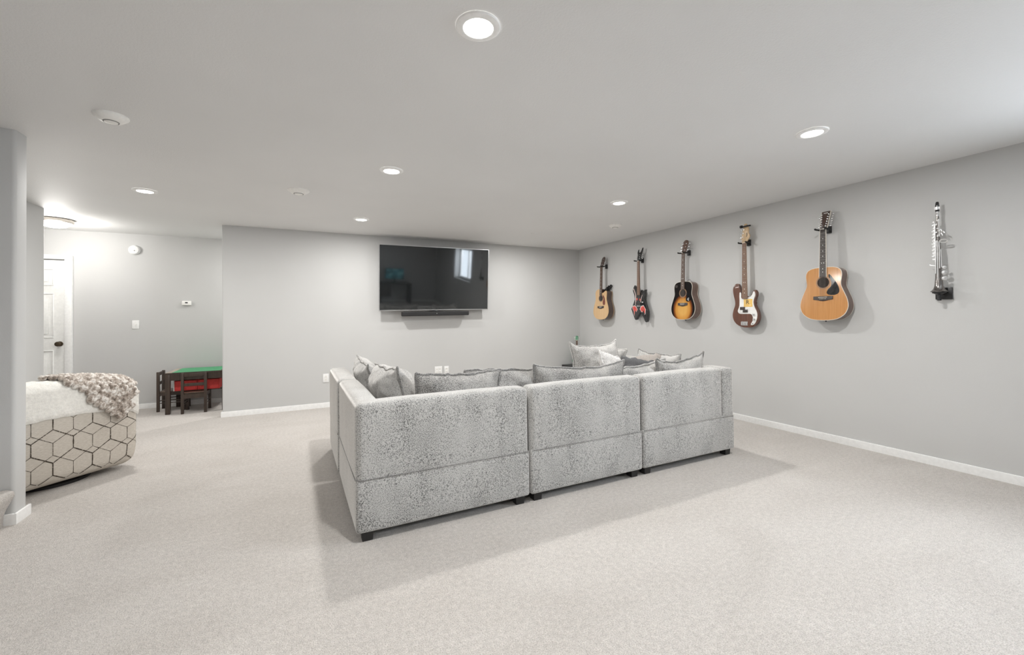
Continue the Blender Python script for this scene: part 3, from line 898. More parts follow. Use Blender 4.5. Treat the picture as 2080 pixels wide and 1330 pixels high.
# ------------------------------------------------------------------ guitars on the right wall
M['spruce'] = wood('spruce_top_pale', (.62, .40, .20), (.72, .49, .27), .3, .5, (70, 70, 2.5))
M['amberspruce'] = wood('spruce_top_amber', (.46, .195, .045), (.57, .27, .08), .16, .9, (70, 70, 2.5))
M['rosewood'] = wood('dark_rosewood', (.045, .026, .020), (.095, .055, .042), .3, .5, (50, 50, 3))
M['mahog'] = wood('brown_mahogany', (.10, .055, .04), (.17, .10, .075), .3, .5, (50, 50, 3))
M['walnut'] = wood('walnut_body', (.085, .028, .014), (.145, .052, .027), .3, .5, (60, 60, 4))
M['fret'] = wood('rosewood_fretboard', (.075, .042, .028), (.13, .078, .052), .5, .1, (80, 80, 6))
M['fretlight'] = wood('brown_fretboard', (.17, .095, .06), (.25, .145, .095), .5, .1, (80, 80, 6))
M['ebony'] = plain('dark_fretboard', (.05, .040, .036), .45, var=.15)
M['maple'] = wood('maple_headstock', (.60, .42, .24), (.70, .52, .32), .35, .4, (60, 60, 4))
M['wire'] = plain('fret_wire', (.30, .28, .26), .4, .8)
M['chrome'] = plain('chrome', (.72, .72, .72), .18, 1.0)
M['stringwire'] = plain('string_wire', (.34, .32, .30), .4, .8)
M['rosette'] = plain('brown_rosette', (.32, .20, .12), .35)
M['cream'] = plain('cream_binding', (.80, .75, .66), .4, var=.02)
M['white'] = plain('white_plastic', (.82, .82, .80), .35, var=.02)
M['hole'] = plain('soundhole_dark', (.02, .013, .010), .8)
M['blackgloss'] = plain('gloss_black', (.010, .010, .011), .15, coat=.6)
M['tortoise'] = plain('tortoise_red', (.16, .03, .018), .2, coat=.5, var=.4, vscale=30)
M['redpaint'] = plain('red_flame_paint', (.62, .07, .055), .3, coat=.4, var=.25, vscale=30)
M['pinkline'] = plain('pale_pink_paint', (.70, .55, .52), .35)
M['yellow'] = plain('yellow_sticker', (.83, .55, .16), .45, var=.03)
M['padblack'] = plain('black_foam_grip', (.012, .012, .012), .7)
ma, t, b = nt('sunburst_top')
tc = N(t, 'ShaderNodeTexCoord'); mp = N(t, 'ShaderNodeMapping'); mp.inputs['Location'].default_value = (0, 0, -.135 / .23); mp.inputs['Scale'].default_value = (1 / .192, 0, 1 / .23)
t.links.new(tc.outputs['Object'], mp.inputs['Vector'])
ln = N(t, 'ShaderNodeVectorMath', operation='LENGTH'); t.links.new(mp.outputs['Vector'], ln.inputs[0])
gr = noise_tex(t, coords(t, (70, 70, 2.5)), 1.0, 3)
base = ramp(t, ln.outputs['Value'], [(.30, (.72, .40, .11)), (.58, (.62, .28, .055)), (.72, (.20, .055, .014)), (.84, (.010, .008, .008))])
t.links.new(mixc(t, .35, base, mixc(t, 1.0, base, ramp(t, gr, [(.3, (.75, .75, .75)), (.7, (1.1, 1.1, 1.1))]), 'MULTIPLY')), b.inputs['Base Color'])
b.inputs['Roughness'].default_value = .18; b.inputs['Coat Weight'].default_value = .6
M['burst'] = ma

HALF = [(0, 0), (.06, .003), (.12, .017), (.172, .055), (.198, .105), (.203, .150), (.193, .205), (.170, .265), (.149, .320), (.1445, .355), (.150, .400), (.152, .440), (.140, .478), (.105, .501), (.055, .509), (0, .510)]
CUT = [(0, 0), (.06, .003), (.12, .017), (.172, .055), (.198, .105), (.203, .150), (.193, .205), (.170, .265), (.149, .320), (.1445, .355), (.148, .395), (.150, .440), (.140, .468), (.118, .476), (.092, .462), (.062, .446), (.032, .444), (.02, .449)]
def body_outline(su, sv, cut):
    left = spline([(-u * su, v * sv) for u, v in reversed(HALF)], 4, False)
    right = spline([(u * su, v * sv) for u, v in (CUT if cut else HALF)], 4, False)
    out = left[:-1] + (right if cut else right[:-1])
    return [tuple(p) for p in out]
def shrink(out, k, c): return [(c[0] + (p[0] - c[0]) * k, c[1] + (p[1] - c[1]) * k) for p in out]


def neck_parts(d, v0, v1, w0, w1, nf, ma_f, frets, dots, ma_n, double12=True, bind=None, body_v=None, dot_ma='white'):
    """fretboard from v0 (body end) to v1 (nut); nf = its front"""
    th_ = .007
    bm = bmesh.new(); slab(bm, [(-w0 / 2, v0), (w0 / 2, v0), (w1 / 2, v1), (-w1 / 2, v1)], nf - th_, nf)
    L = (v1 - v0); sc = L / (1 - 2 ** (-frets / 12)); fr = [0]
    for k in range(1, frets + 1):
        v = v1 - sc * (1 - 2 ** (-k / 12)); fr.append(v)
        if k == frets: break
        w = w1 + (w0 - w1) * (v1 - v) / L
        slab(bm, rect(-w / 2, v - .0009, w / 2, v + .0009), nf - .0005, nf + .0013, mi=1)
    mids = [None] + [(fr[k] + (fr[k - 1] if k > 1 else v1)) / 2 for k in range(1, frets + 1)]
    for k in dots:
        if k > frets: continue
        for off in ((-.010, .010) if k == 12 and double12 else (0,)):
            slab(bm, ellipse(off, mids[k], .0042, .0042, 12), nf - .0005, nf + .0009, mi=2)
    obj('fretboard', bm, [ma_f, M['wire'], M[dot_ma]], d, smooth=False)
    if bind:
        bm = bmesh.new()
        for s in (-1, 1):
            slab(bm, [(s * w0 / 2, v0), (s * (w0 / 2 + .0035), v0), (s * (w1 / 2 + .0035), v1), (s * w1 / 2, v1)], nf - th_, nf + .0004)
        o = obj('neck_binding', bm, bind, d, smooth=False); o['label'] = 'pale neck binding'
    bv = body_v if body_v else v0
    bm = bmesh.new()
    A = []
    for (v, w) in ((bv, w1 + (w0 - w1) * (v1 - bv) / L), (v1 + .004, w1)):
        A.append([bm.verts.new(G(math.cos(PI * k / 10) * w / 2, v, nf - th_ - math.sin(PI * k / 10) * .019)) for k in range(11)])
    for k in range(10): bm.faces.new((A[0][k], A[0][k + 1], A[1][k + 1], A[1][k]))
    for q in A: bm.faces.new(q)
    for q in range(1): bm.faces.new((A[0][0], A[1][0], A[1][10], A[0][10]))
    obj('neck', bm, ma_n, d, angle=50)
    bm = bmesh.new(); slab(bm, rect(-w1 / 2, v1, w1 / 2, v1 + .006), nf - .008, nf + .0025); obj('nut', bm, M['cream'], d, smooth=False)


def headstock(d, out, v1, nf, ma_h, slope=.28, th=.015, ma_edge=None):
    fn = lambda u, v, n: G(u, v, n - (v - v1) * slope)
    bm = bmesh.new(); slab(bm, out, nf - .006 - th, nf - .006, .0015, 1, fn=fn)
    return obj('headstock', bm, ma_h, d, angle=50), fn


PEG = {}
def tuner(d, fn, u, v, side, nf, ma_k='chrome', blen=.030, L=.016):
    """post on the face, button out to the side, both of one machine head"""
    key = (ma_k, side, blen, L)
    if key not in PEG:
        bm = bmesh.new()
        lathe(bm, [(.0055, -.004), (.0055, .002), (.0034, .0025), (.0034, .010), (.0042, .011), (.001, .0115)], (0, 0, 0), 'Y', 10)
        for vv in bm.verts: vv.co.y = -vv.co.y
        tube(bm, [(0, .018, 0), (side * blen, .018, 0)], .0022, 6)
        soft_box(bm, (side * blen - .002, .012, -.006), (side * blen + L, .024, .006), .004, .01) if side > 0 else soft_box(bm, (side * blen - L, .012, -.006), (side * blen + .002, .024, .006), .004, .01)
        o = obj('tuning_peg', bm, M[ma_k], d); PEG[key] = o.data
    else:
        o = bpy.data.objects.new('tuning_peg', PEG[key]); COL.objects.link(o); o.parent = d
    o.location = fn(u, v, nf - .006); return o


def strings(d, k, wb, vb, nb, wn, vn, nn, posts=None):
    bm = bmesh.new()
    for i in range(k):
        f = i / (k - 1) - .5
        pts = [G(f * wb, vb, nb), G(f * wn, vn, nn)]
        if posts: pts.append(posts[i])
        tube(bm, pts, .0004, 4, cap=False)
    o = obj('strings', bm, M['stringwire'], d); return o


def acoustic(y, z, label, su, sv, n0, n1, top, side, cut=False, guard=None, guard_ma='blackgloss', hole_v=.355, bridge_v=.205, nutz=2.037, head=None, head_ma='mahog', twelve=False,
             fret_ma='fret', bind='cream', tilt=-2.3, rosette='rosette', neck_ma='mahog', w0=.057, w1=.044):
    d = thing('acoustic_guitar', label, 'guitar', (XR, y, z), rot=(R(tilt), 0, R(-90)))
    out = body_outline(su, sv, cut)
    bm = bmesh.new(); slab(bm, out, n0, n1 - .002, .004, 2); obj('body', bm, M[side], d, angle=50)
    c = (0, .24 * sv)
    bm = bmesh.new(); slab(bm, shrink(out, 1.002, c), n1 - .007, n1 - .0005); slab(bm, shrink(out, 1.004, c), n0 - .0005, n0 + .005)
    bn = obj('binding', bm, M[bind], d, angle=50)
    bm = bmesh.new(); slab(bm, shrink(out, .988, c), n1 - .003, n1, .0008, 1); obj('soundboard', bm, M[top], d, angle=50)
    hv = hole_v * sv; hr = .050 * su
    bm = bmesh.new(); slab(bm, ellipse(0, hv, hr, hr, 36), n1 - .002, n1 + .0006); obj('soundhole', bm, M['hole'], d, smooth=False)
    bm = bmesh.new(); ringslab(bm, 0, hv, hr, hr + .0035, n1 - .001, n1 + .0012); ringslab(bm, 0, hv, hr + .006, hr + .012, n1 - .001, n1 + .0010)
    obj('rosette', bm, M[rosette], d, angle=50)
    if guard:
        bm = bmesh.new(); slab(bm, [tuple(p) for p in spline([(u * su, v * sv) for u, v in guard], 6)], n1 - .0005, n1 + .0018, .0006, 1); obj('pickguard', bm, M[guard_ma], d, angle=50)
    bv = bridge_v * sv; W2 = .082 * su
    bout = [(-W2, bv + .018), (-W2, bv - .013), (-W2 * .6, bv - .016), (-W2 * .35, bv - .024), (0, bv - .028), (W2 * .35, bv - .024), (W2 * .6, bv - .016), (W2, bv - .013), (W2, bv + .018)]
    bm = bmesh.new(); slab(bm, bout, n1 - .001, n1 + .008, .002, 1); br = obj('bridge', bm, M['ebony'], d, angle=50)
    bm = bmesh.new(); slab(bm, [(-W2 * .45, bv + .003), (-W2 * .45, bv + .007), (W2 * .45, bv + .011), (W2 * .45, bv + .007)], n1 + .006, n1 + .012); obj('saddle', bm, M['cream'], br, smooth=False)
    bm = bmesh.new()
    for i in range(6):
        lathe(bm, [(.0030, n1 + .006), (.0034, n1 + .010), (.001, n1 + .0125)], ((i - 2.5) * .0105, 0, bv - .007), 'Y', 8)
    for vv in bm.verts: vv.co.y = -vv.co.y
    obj('bridge_pins', bm, M['cream'], br)
    v1 = nutz - z; nf = n1 + .010
    v0 = hv + hr + .001
    neck_parts(d, v0, v1, w0, w1, nf, M[fret_ma], 20, (3, 5, 7, 9, 12, 15, 17), M[neck_ma], bind=M['cream'] if twelve else None, body_v=(.47 if cut else .50) * sv)
    hs, fn = headstock(d, [(u, v1 + .004 + v) for u, v in head], v1, nf, M[head_ma])
    posts = []
    rows = 6 if twelve else 3
    hh = head[len(head) // 2][1]
    for s in (-1, 1):
        for k in range(rows):
            v = v1 + (.030 + k * .0235 if twelve else .036 + k * .043); u = s * ((.020 + .009 * k / 5) if twelve else (.019 + .002 * k))
            tuner(d, fn, u, v, s, nf, blen=.024 if twelve else .028, L=.013 if twelve else .016)
            posts.append(fn(u, v, nf))
    P_ = sorted(posts, key=lambda p: p.x)
    strings(d, 12 if twelve else 6, .056, bv + .006, n1 + .0135, w1 - .008, v1 + .006, nf + .0035, P_)
    bm = bmesh.new(); lathe(bm, [(.006, -.001), (.006, .004), (.004, .006), (.007, .012), (.001, .013)], (0, -(n0 + n1) / 2, 0), 'Z', 10)
    for vv in bm.verts: vv.co.z = -vv.co.z
    obj('strap_button', bm, M['black'], d)
    return d, n1, nf, v1, fn


GUARD_T = [(.050, .440), (.085, .395), (.115, .345), (.132, .295), (.128, .258), (.095, .240), (.050, .243), (.030, .262), (.040, .296), (.062, .320), (.068, .355), (.060, .390), (.045, .415)]
# natural cutaway, leftmost
HEAD_F = [(-.022, 0), (-.032, .02), (-.034, .09), (-.036, .13), (-.024, .155), (0, .166), (.022, .158), (.034, .14), (.035, .09), (.032, .02), (.022, 0)]
g1, n1_, nf_, v1_, fn_ = acoustic(5.657, 1.160, 'natural cutaway acoustic guitar with red pickguard, leftmost and farthest on the right wall', .97, .99, .035, .150, 'spruce', 'rosewood', True,
    [(.055, .405), (.085, .38), (.105, .335), (.113, .28), (.105, .245), (.075, .240), (.055, .262), (.055, .30), (.070, .335), (.062, .375)], 'tortoise', head=HEAD_F, head_ma='rosewood', bind='spruce', fret_ma='fret')
bm = bmesh.new(); rr = random.Random(3)
for k in range(7):
    a = rr.uniform(0, 6); c = Vector((.085 + .03 * rr.uniform(-1, 1), -(.05 + .02 * rr.uniform(-1, 1)), .52 + .03 * rr.uniform(-1, 1)))
    tube(bm, [c + Vector((.045 * math.cos(q), .018 * math.sin(q + a), .036 * math.sin(q + a * .6))) for q in [2 * PI * i / 16 for i in range(16)]], .0065, 6, closed=True)
st_ = obj('strap', bm, M['padblack'], g1); st_['label'] = 'black strap bundled behind the neck'
# tobacco sunburst, third from the left
HEAD_E = [(-.022, 0), (-.030, .015), (-.034, .06), (-.040, .12), (-.036, .150), (-.018, .168), (0, .172), (.020, .166), (.036, .148), (.040, .12), (.034, .06), (.030, .015), (.022, 0)]
g3, n1_, nf_, v1_, fn_ = acoustic(3.965, 1.165, 'sunburst acoustic guitar with black edges and white mark on its black pickguard', .945, .975, .035, .150, 'burst', 'mahog', False,
    [(.058, .355), (.10, .335), (.128, .300), (.128, .262), (.100, .240), (.062, .243), (.050, .275), (.064, .310)], 'blackgloss', head=HEAD_E, head_ma='mahog', fret_ma='fret')
bm = bmesh.new()
pts = [(.092 + .0125 * math.cos(a), .262 + .0155 * math.sin(a)) for a in [R(55 + i * 250 / 14) for i in range(15)]]
tube(bm, [G(u, v, n1_ + .002) for u, v in pts], .0030, 6); tube(bm, [G(.082, .262, n1_ + .002), G(.101, .262, n1_ + .002)], .0026, 6)
lg = obj('pickguard_emblem', bm, M['white'], g3); lg['label'] = 'white rounded letter emblem'
bm = bmesh.new(); ringslab(bm, -.105, .438, .012, .019, n1_ - .001, n1_ + .003); slab(bm, ellipse(-.105, .438, .009, .009, 20), n1_ - .001, n1_ + .004)
obj('control_dial', bm, M['ebony'], g3, angle=50)
bm = bmesh.new(); tube(bm, [Vector((.02 + .030 * math.cos(a), -.06, .500 + .028 * math.sin(a))) for a in [R(k * 15) for k in range(-1, 14)]], .004, 6)
obj('strap_loop', bm, M['greyslot'], g3)
# amber twelve-string, fifth from the left
HEAD_12 = [(-.0225, 0), (-.030, .010), (-.038, .176), (.038, .176), (.030, .010), (.0225, 0)]
g5, n1_, nf_, v1_, fn_ = acoustic(2.306, 1.166, 'amber twelve-string acoustic guitar with teardrop black pickguard, largest in the row', 1.02, .995, .047, .145, 'amberspruce', 'mahog', False, GUARD_T, 'blackgloss', hole_v=.363, bridge_v=.213,
    head=HEAD_12, head_ma='rosewood', twelve=True, fret_ma='ebony', w0=.058, w1=.047)
bm = bmesh.new()
for u in (-1, 1):
    slab(bm, [(u * .030, v1_ + .014), (u * .0322, v1_ + .014), (u * .0402, v1_ + .180), (u * .038, v1_ + .180)], nf_ - .020, nf_ - .0055, fn=fn_)
obj('headstock_binding', bm, M['cream'], g5, smooth=False)
bm = bmesh.new(); slab(bm, rect(-.018, v1_ + .160, .018, v1_ + .167), nf_ - .0062, nf_ - .0052, fn=fn_)
obj('headstock_inlay', bm, M['white'], g5, smooth=False)

# electric guitar with pointed horns, second from the left
d = g2 = thing('electric_guitar', 'black electric guitar with spiky body and red flame graphics, second from the left', 'guitar', (XR, 4.818, 1.126), rot=(R(-.5), 0, R(-90)))
WL = [(-.100, .555), (-.120, .525), (-.135, .475), (-.094, .405), (-.085, .345), (-.130, .264), (-.172, .200), (-.146, .155), (-.100, .050), (-.080, .033), (-.058, .042), (-.022, .112), (.022, .160), (.062, .118), (.116, .012), (.136, 0), (.156, .010), (.174, .158), (.130, .252), (.088, .345), (.108, .405), (.128, .480), (.106, .472), (.070, .408), (.052, .472), (.040, .482), (.030, .430), (.010, .405), (-.030, .405), (-.056, .440), (-.076, .530)]
bm = bmesh.new(); slab(bm, WL, .050, .092, .005, 2); obj('body', bm, M['blackgloss'], d, angle=30)
n1 = .092
def flat(nm, polys, ma, par, lift=.0008, fn=G, n=None):
    n = n1 if n is None else n
    bm = bmesh.new()
    for p in polys: slab(bm, p, n - .001, n + lift, fn=fn)
    return obj(nm, bm, ma, par, smooth=False)
LW = [(-.142, .245), (-.085, .252), (-.055, .225), (-.035, .190), (-.062, .150), (-.078, .185), (-.092, .150), (-.105, .095), (-.115, .165), (-.140, .200)]
RW = [(.012, .195), (.040, .240), (.090, .250), (.135, .190), (.128, .130), (.112, .105), (.100, .160), (.082, .180), (.072, .150), (.050, .150)]
o = flat('flame_graphic', [shrink(LW, 1.02, (-.09, .18)), shrink(RW, 1.02, (.08, .18)), [(-.118, .500), (-.108, .505), (-.062, .405), (-.062, .300), (-.070, .300), (-.074, .400)], [(.060, .400), (.068, .405), (.040, .330), (.034, .270), (.024, .270), (.030, .330)], [(-.080, .400), (-.074, .400), (-.072, .258), (-.080, .258)]], M['pinkline'], d, .0006); o['label'] = 'pale pink flame outline'
o = flat('flame_graphic', [shrink(LW, .82, (-.09, .185)), shrink(RW, .82, (.08, .185)), [(-.058, .36), (-.030, .36), (-.030, .33), (-.052, .325)], [(.008, .355), (.028, .345), (.020, .315), (.004, .325)]], M['redpaint'], d, .0012); o['label'] = 'red flame wings'
for v0 in (.365, .255):
    p = bx('pickup', (-.040, -n1 - .008, v0), (.040, -n1 + .001, v0 + .040), M['black'], d, .003)
o = bx('bridge', (-.045, -n1 - .010, .232), (.032, -n1 + .001, .250), M['chrome'], d, .003)
for q in ((.075, .295), (.105, .13), (.118, .10)):
    bm = bmesh.new(); lathe(bm, [(.0085, -.0), (.0085, -.012), (.007, -.014), (.001, -.0145)], (q[0], -n1, q[1]), 'Y', 14); k = obj('control_knob', bm, M['white'] if q[1] > .2 else M['black'], d)
v1 = 2.037 - 1.126; nf = n1 + .016
neck_parts(d, .405, v1, .056, .042, nf, M['fretlight'], 24, (), M['mahog'], body_v=.405)
WH = [(-.021, 0), (-.036, .035), (-.030, .085), (-.046, .135), (-.036, .172), (-.027, .172), (-.030, .150), (-.016, .122), (.004, .118), (.024, .132), (.038, .160), (.044, .190), (.054, .192), (.056, .160), (.040, .110), (.030, .075), (.036, .035), (.021, 0)]
hs, fn = headstock(d, [(u, v1 + .004 + v) for u, v in WH], v1, nf, M['blackgloss'], .2)
for s in (-1, 1):
    for k in range(3): tuner(d, fn, s * .020, v1 + .032 + .030 * k, s, nf)
strings(d, 6, .050, .240, n1 + .012, .034, v1 + .006, nf + .003)
bm = bmesh.new(); slab(bm, rect(-.028, .41, .028, .44), n1 - .0005, n1 + .009); obj('neck_joint', bm, M['mahog'], d, smooth=False)

# electric bass, fourth from the left
d = g4 = thing('bass_guitar', 'dark brown electric bass with white pickguard and yellow sticker', 'guitar', (XR, 3.128, 1.085), rot=(R(-.5), 0, R(-90)))
BO = [(-.114, .500), (-.140, .480), (-.154, .433), (-.146, .368), (-.130, .300), (-.131, .250), (-.152, .192), (-.162, .133), (-.146, .075), (-.101, .028), (-.040, .004), (.024, 0), (.085, .010), (.125, .045), (.148, .088), (.153, .133), (.141, .186), (.116, .233), (.103, .274), (.112, .318), (.127, .362), (.126, .403), (.108, .421), (.089, .409), (.076, .368), (.055, .346), (.030, .341), (-.032, .372), (-.052, .400), (-.066, .430), (-.082, .485), (-.097, .501)]
bm = bmesh.new(); slab(bm, [tuple(p) for p in spline(BO, 4)], .050, .092, .008, 3); obj('body', bm, M['walnut'], d, angle=50)
PG = [(-.072, .391), (-.052, .386), (-.048, .330), (.014, .330), (.030, .338), (.061, .346), (.082, .372), (.097, .403), (.110, .397), (.117, .362), (.100, .315), (.095, .274), (.107, .227), (.131, .180), (.138, .133), (.124, .075), (.099, .035), (.070, .028), (.061, .040), (.083, .075), (.086, .110), (.074, .142), (.049, .154), (-.064, .154), (-.092, .174), (-.094, .198), (-.073, .251)]
bm = bmesh.new(); slab(bm, [tuple(p) for p in spline(PG, 3)], .091, .0945, .0008, 1); pg = obj('pickguard', bm, M['white'], d, angle=50)
n1 = .0945
for a in (rect(-.064, .200, -.006, .232), rect(-.030, .170, .028, .202)):
    bm = bmesh.new(); slab(bm, a, n1 - .001, n1 + .008, .003, 2); obj('pickup', bm, M['ebony'], d)
bm = bmesh.new(); slab(bm, rect(-.020, .232, .083, .320), n1 - .0004, n1 + .0012); sk = obj('sticker', bm, M['yellow'], d, smooth=False); sk['label'] = 'yellow square sticker with a black letter'
lt = letters('R', .064, M['black'], 'sticker_letter', sk, (.026, -n1 - .0014, .283), (PI / 2, 0, 0)); lt.scale = (1.05, 1, 1)
star = [(.056 + (.014 if k % 2 == 0 else .0058) * math.sin(k * PI / 5), .252 + (.014 if k % 2 == 0 else .0058) * math.cos(k * PI / 5)) for k in range(10)]
flat('sticker_star', [star], plain('pale_yellow_print', (.90, .72, .40), .5), sk, .0018)
for q in ((.099, .145), (.102, .092)):
    bm = bmesh.new(); lathe(bm, [(.012, .001), (.012, -.012), (.010, -.015), (.001, -.0155)], (q[0], -n1, q[1]), 'Y', 16); obj('control_knob', bm, M['chrome'], d)
bm = bmesh.new(); lathe(bm, [(.007, .001), (.007, -.005), (.003, -.006)], (.083, -n1, .046), 'Y', 12); obj('output_jack', bm, M['chrome'], d)
bm = bmesh.new(); box(bm, (-.056, -.0925 - .006, .022), (.026, -.091, .068), .002, 1)
for k in range(4): box(bm, (-.052 + k * .0196, -.0925 - .014, .026), (-.052 + k * .0196 + .016, -.096, .060), .002, 1)
obj('bridge', bm, M['chrome'], d)
v1 = 2.040 - 1.085; nf = .092 + .018
neck_parts(d, .325, v1, .062, .043, nf, M['fretlight'], 20, (3, 5, 7, 9, 12, 15, 17), M['maple'], body_v=.34, dot_ma='cream')
HB = [(-.0215, 0), (-.032, .012), (-.034, .045), (-.030, .080), (-.022, .115), (-.017, .150), (-.010, .175), (-.012, .195), (.000, .213), (.018, .214), (.030, .200), (.030, .186), (.044, .172), (.050, .150), (.046, .105), (.058, .088), (.062, .068), (.052, .045), (.036, .022), (.0215, 0)]
hs, fn = headstock(d, [tuple(p) for p in spline([(u, v1 + .004 + v) for u, v in HB], 3)], v1, nf, M['maple'], .04)
for k in range(4): tuner(d, fn, -.022 + .0065 * k, v1 + .026 + .042 * k, -1, nf, 'chrome', .034, .024)
flat('headstock_print', [[(.022, v1 + .065), (.028, v1 + .065), (.032, v1 + .115), (.026, v1 + .115)], [(.034, v1 + .075), (.037, v1 + .075), (.039, v1 + .105), (.036, v1 + .105)]], M['ebony'], d, .0006, fn, nf - .006)
strings(d, 4, .058, .064, .108, .032, v1 + .006, nf + .003, [fn(-.022 + .0065 * k, v1 + .026 + .042 * k, nf) for k in range(4)])
bm = bmesh.new()
tube(bm, [fn(-.032, v1 + .186, nf + .016), fn(-.012, v1 + .186, nf + .018)], .017, 14)
tube(bm, [fn(-.015, v1 + .183, nf + .010), fn(.040, v1 + .188, nf + .008), fn(.072, v1 + .188, nf - .010)], .009, 10)
tc_ = obj('clip_tuner', bm, M['black'], d); tc_['label'] = 'black clip-on tuner at the headstock tip'

# wall hangers
def hanger(y, nfront, hw, label, z=2.062, sl=0):
    d = thing('guitar_hanger', label, 'guitar hanger', (XR, y, z), rz=R(-90), group='black guitar hangers')
    bm = bmesh.new(); box(bm, (-.020, -.028, -.038), (.020, 0, .034), .006, 3); obj('wall_block', bm, M['black'], d)
    nb = nfront - .052
    bm = bmesh.new(); tube(bm, [G(0, .004, .02), G(0, .002, nb)], .006, 8)
    tube(bm, [G(-hw, -.008, nb), G(-hw * .5, -.010, nb - .001), G(0, -.010, nb - .002), G(hw * .5, -.010, nb - .001), G(hw, -.008, nb)], .006, 8); obj('yoke', bm, M['black'], d)
    for s in (-1, 1):
        bm = bmesh.new(); tube(bm, [G(s * hw, -.008, nb - .004), G(s * hw, -.008, nfront + .022), G(s * hw, -.002, nfront + .028)], .0085, 10); obj('arm', bm, M['padblack'], d)
    return d
hanger(5.657, .145, .042, 'black guitar hanger holding the natural cutaway acoustic guitar', 2.050)
hanger(4.818, .108, .046, 'black guitar hanger holding the spiky black electric guitar', 2.052)
hanger(3.965, .145, .042, 'black guitar hanger holding the sunburst acoustic guitar', 2.050)
hanger(3.128, .110, .044, 'black guitar hanger holding the brown electric bass', 2.052)
hanger(2.306, .145, .042, 'black guitar hanger holding the amber twelve-string guitar', 2.050)

# ------------------------------------------------------------------ soprano saxophone on its wall peg
M['sax'] = plain('silver_plate', (.86, .86, .86), .28, 1.0)
M['saxdark'] = plain('dark_nickel_body', (.24, .225, .215), .2, 1.0)
d = sx = thing('soprano_saxophone', 'straight silver soprano saxophone hung upright at the far right of the wall', 'saxophone', (XR, 1.502, 1.335), rz=R(-90))
n = .082
def at(u, v, dn=0): return G(u, v, n + dn)
bm = bmesh.new(); lathe(bm, [(.0085, .668), (.0105, .60), (.0135, .45), (.0165, .30), (.021, .17), (.026, .115), (.034, .088), (.046, .074), (.052, .070), (.0515, .067), (.044, .072), (.030, .088)], at(0, 0), 'Z', 32, close=False); obj('body_tube', bm, M['saxdark'], d)
bm = bmesh.new(); lathe(bm, [(.0085, .665), (.0115, .667), (.0115, .680), (.009, .683), (.0085, .70), (.0078, .70)], at(0, 0), 'Z', 20); obj('neck_tenon', bm, M['sax'], d)
bm = bmesh.new(); lathe(bm, [(.0105, .700), (.0125, .704), (.0125, .745), (.0105, .768), (.0070, .778), (.001, .780)], at(0, 0), 'Z', 20); mp_ = obj('mouthpiece', bm, M['blackgloss'], d)
bm = bmesh.new(); lathe(bm, [(.0128, .715), (.0138, .716), (.0138, .738), (.0128, .739)], at(0, 0), 'Z', 20, close=False)
for s in (-1, 1): tube(bm, [at(s * .014, .720, .004), at(s * .014, .736, .004)], .0028, 6)
obj('ligature', bm, M['sax'], d)
bm = bmesh.new()
for u, dn, v0, v1 in ((-.010, .020, .21, .47), (.002, .024, .17, .47), (.013, .019, .25, .46), (-.020, .012, .33, .62), (-.028, .006, .34, .56), (-.013, .016, .30, .60), (.020, .010, .26, .40), (.012, .012, .50, .64)):
    tube(bm, [at(u, v0, dn), at(u * .8, v1, dn - .003)], .0034, 8)
    for v in (v0 + .01, (v0 + v1) / 2, v1 - .01): tube(bm, [at(u * .4, v, 0), at(u, v, dn)], .0022, 6)
obj('key_rods', bm, M['sax'], d)
def cup(u, v, dn, r, dirn):
    c = at(u, v, dn); bm = bmesh.new(); dv = Vector(dirn).normalized()
    tube(bm, [c - dv * .003, c + dv * .001, c + dv * .004, c + dv * .0055], [r, r, r * .92, r * .4], 16)
    tube(bm, [at(u * .5, v + .004, dn * .5), c], .0026, 6)
    obj('key_cup', bm, M['sax'], d, angle=50)
for v, r in ((.170, .0175), (.215, .0175), (.255, .013)): cup(.036, v, .010, r, (.42, -.90, 0))
for k in range(13): cup(-.021 - .004 * (k % 2), .325 + .0245 * k, .012, .0105 - .0003 * k, (-.2, -.95, .1))
for k in range(5): cup(.005 - .006 * (k % 2), .505 + .030 * k, .020, .0062, (.1, -1, 0))
bm = bmesh.new()
for u, v, w_ in ((.034, .525, .02), (.030, .555, .016), (.046, .540, .014)): tube(bm, [at(.012, v - .01, .01), at(u * .8, v, .016), at(u, v - w_, .018)], [.0022, .005, .003], 7)
for u, v in ((-.046, .272), (-.030, .235)): tube(bm, [at(-.016, v, .01), at(u * .8, v + .006, .014), at(u, v + .01, .012)], [.0022, .0022, .006], 7)
obj('palm_keys', bm, M['sax'], d)
bm = bmesh.new()
c = at(.036, .462, .010)
tube(bm, [c + Vector((.022 * math.cos(a), -.006 * math.sin(a), .012 * math.sin(a))) for a in [2 * PI * k / 20 for k in range(20)]], .0052, 8, closed=True); tube(bm, [at(0, .462, .006), c - Vector((.02, 0, 0))], .005, 8)
obj('key_guard', bm, M['sax'], d)
pd = thing('saxophone_peg', 'black wall peg with round pad holding up the silver saxophone', 'instrument hanger', (XR, 1.495, 1.39), rz=R(-90))
bm = bmesh.new(); box(bm, (-.052, -.018, -.048), (.048, 0, .045), .003, 2); obj('wall_block', bm, M['black'], pd)
bm = bmesh.new(); tube(bm, [G(-.007, .0, .016), G(-.007, .0, .082)], .011, 10); obj('arm', bm, M['black'], pd)
bm = bmesh.new(); lathe(bm, [(.010, -.058), (.0125, -.056), (.0125, -.012), (.020, -.008), (.040, .002), (.042, .010), (.012, .0115)], G(-.007, 0, .082), 'Z', 24); obj('round_pad', bm, M['black'], pd)

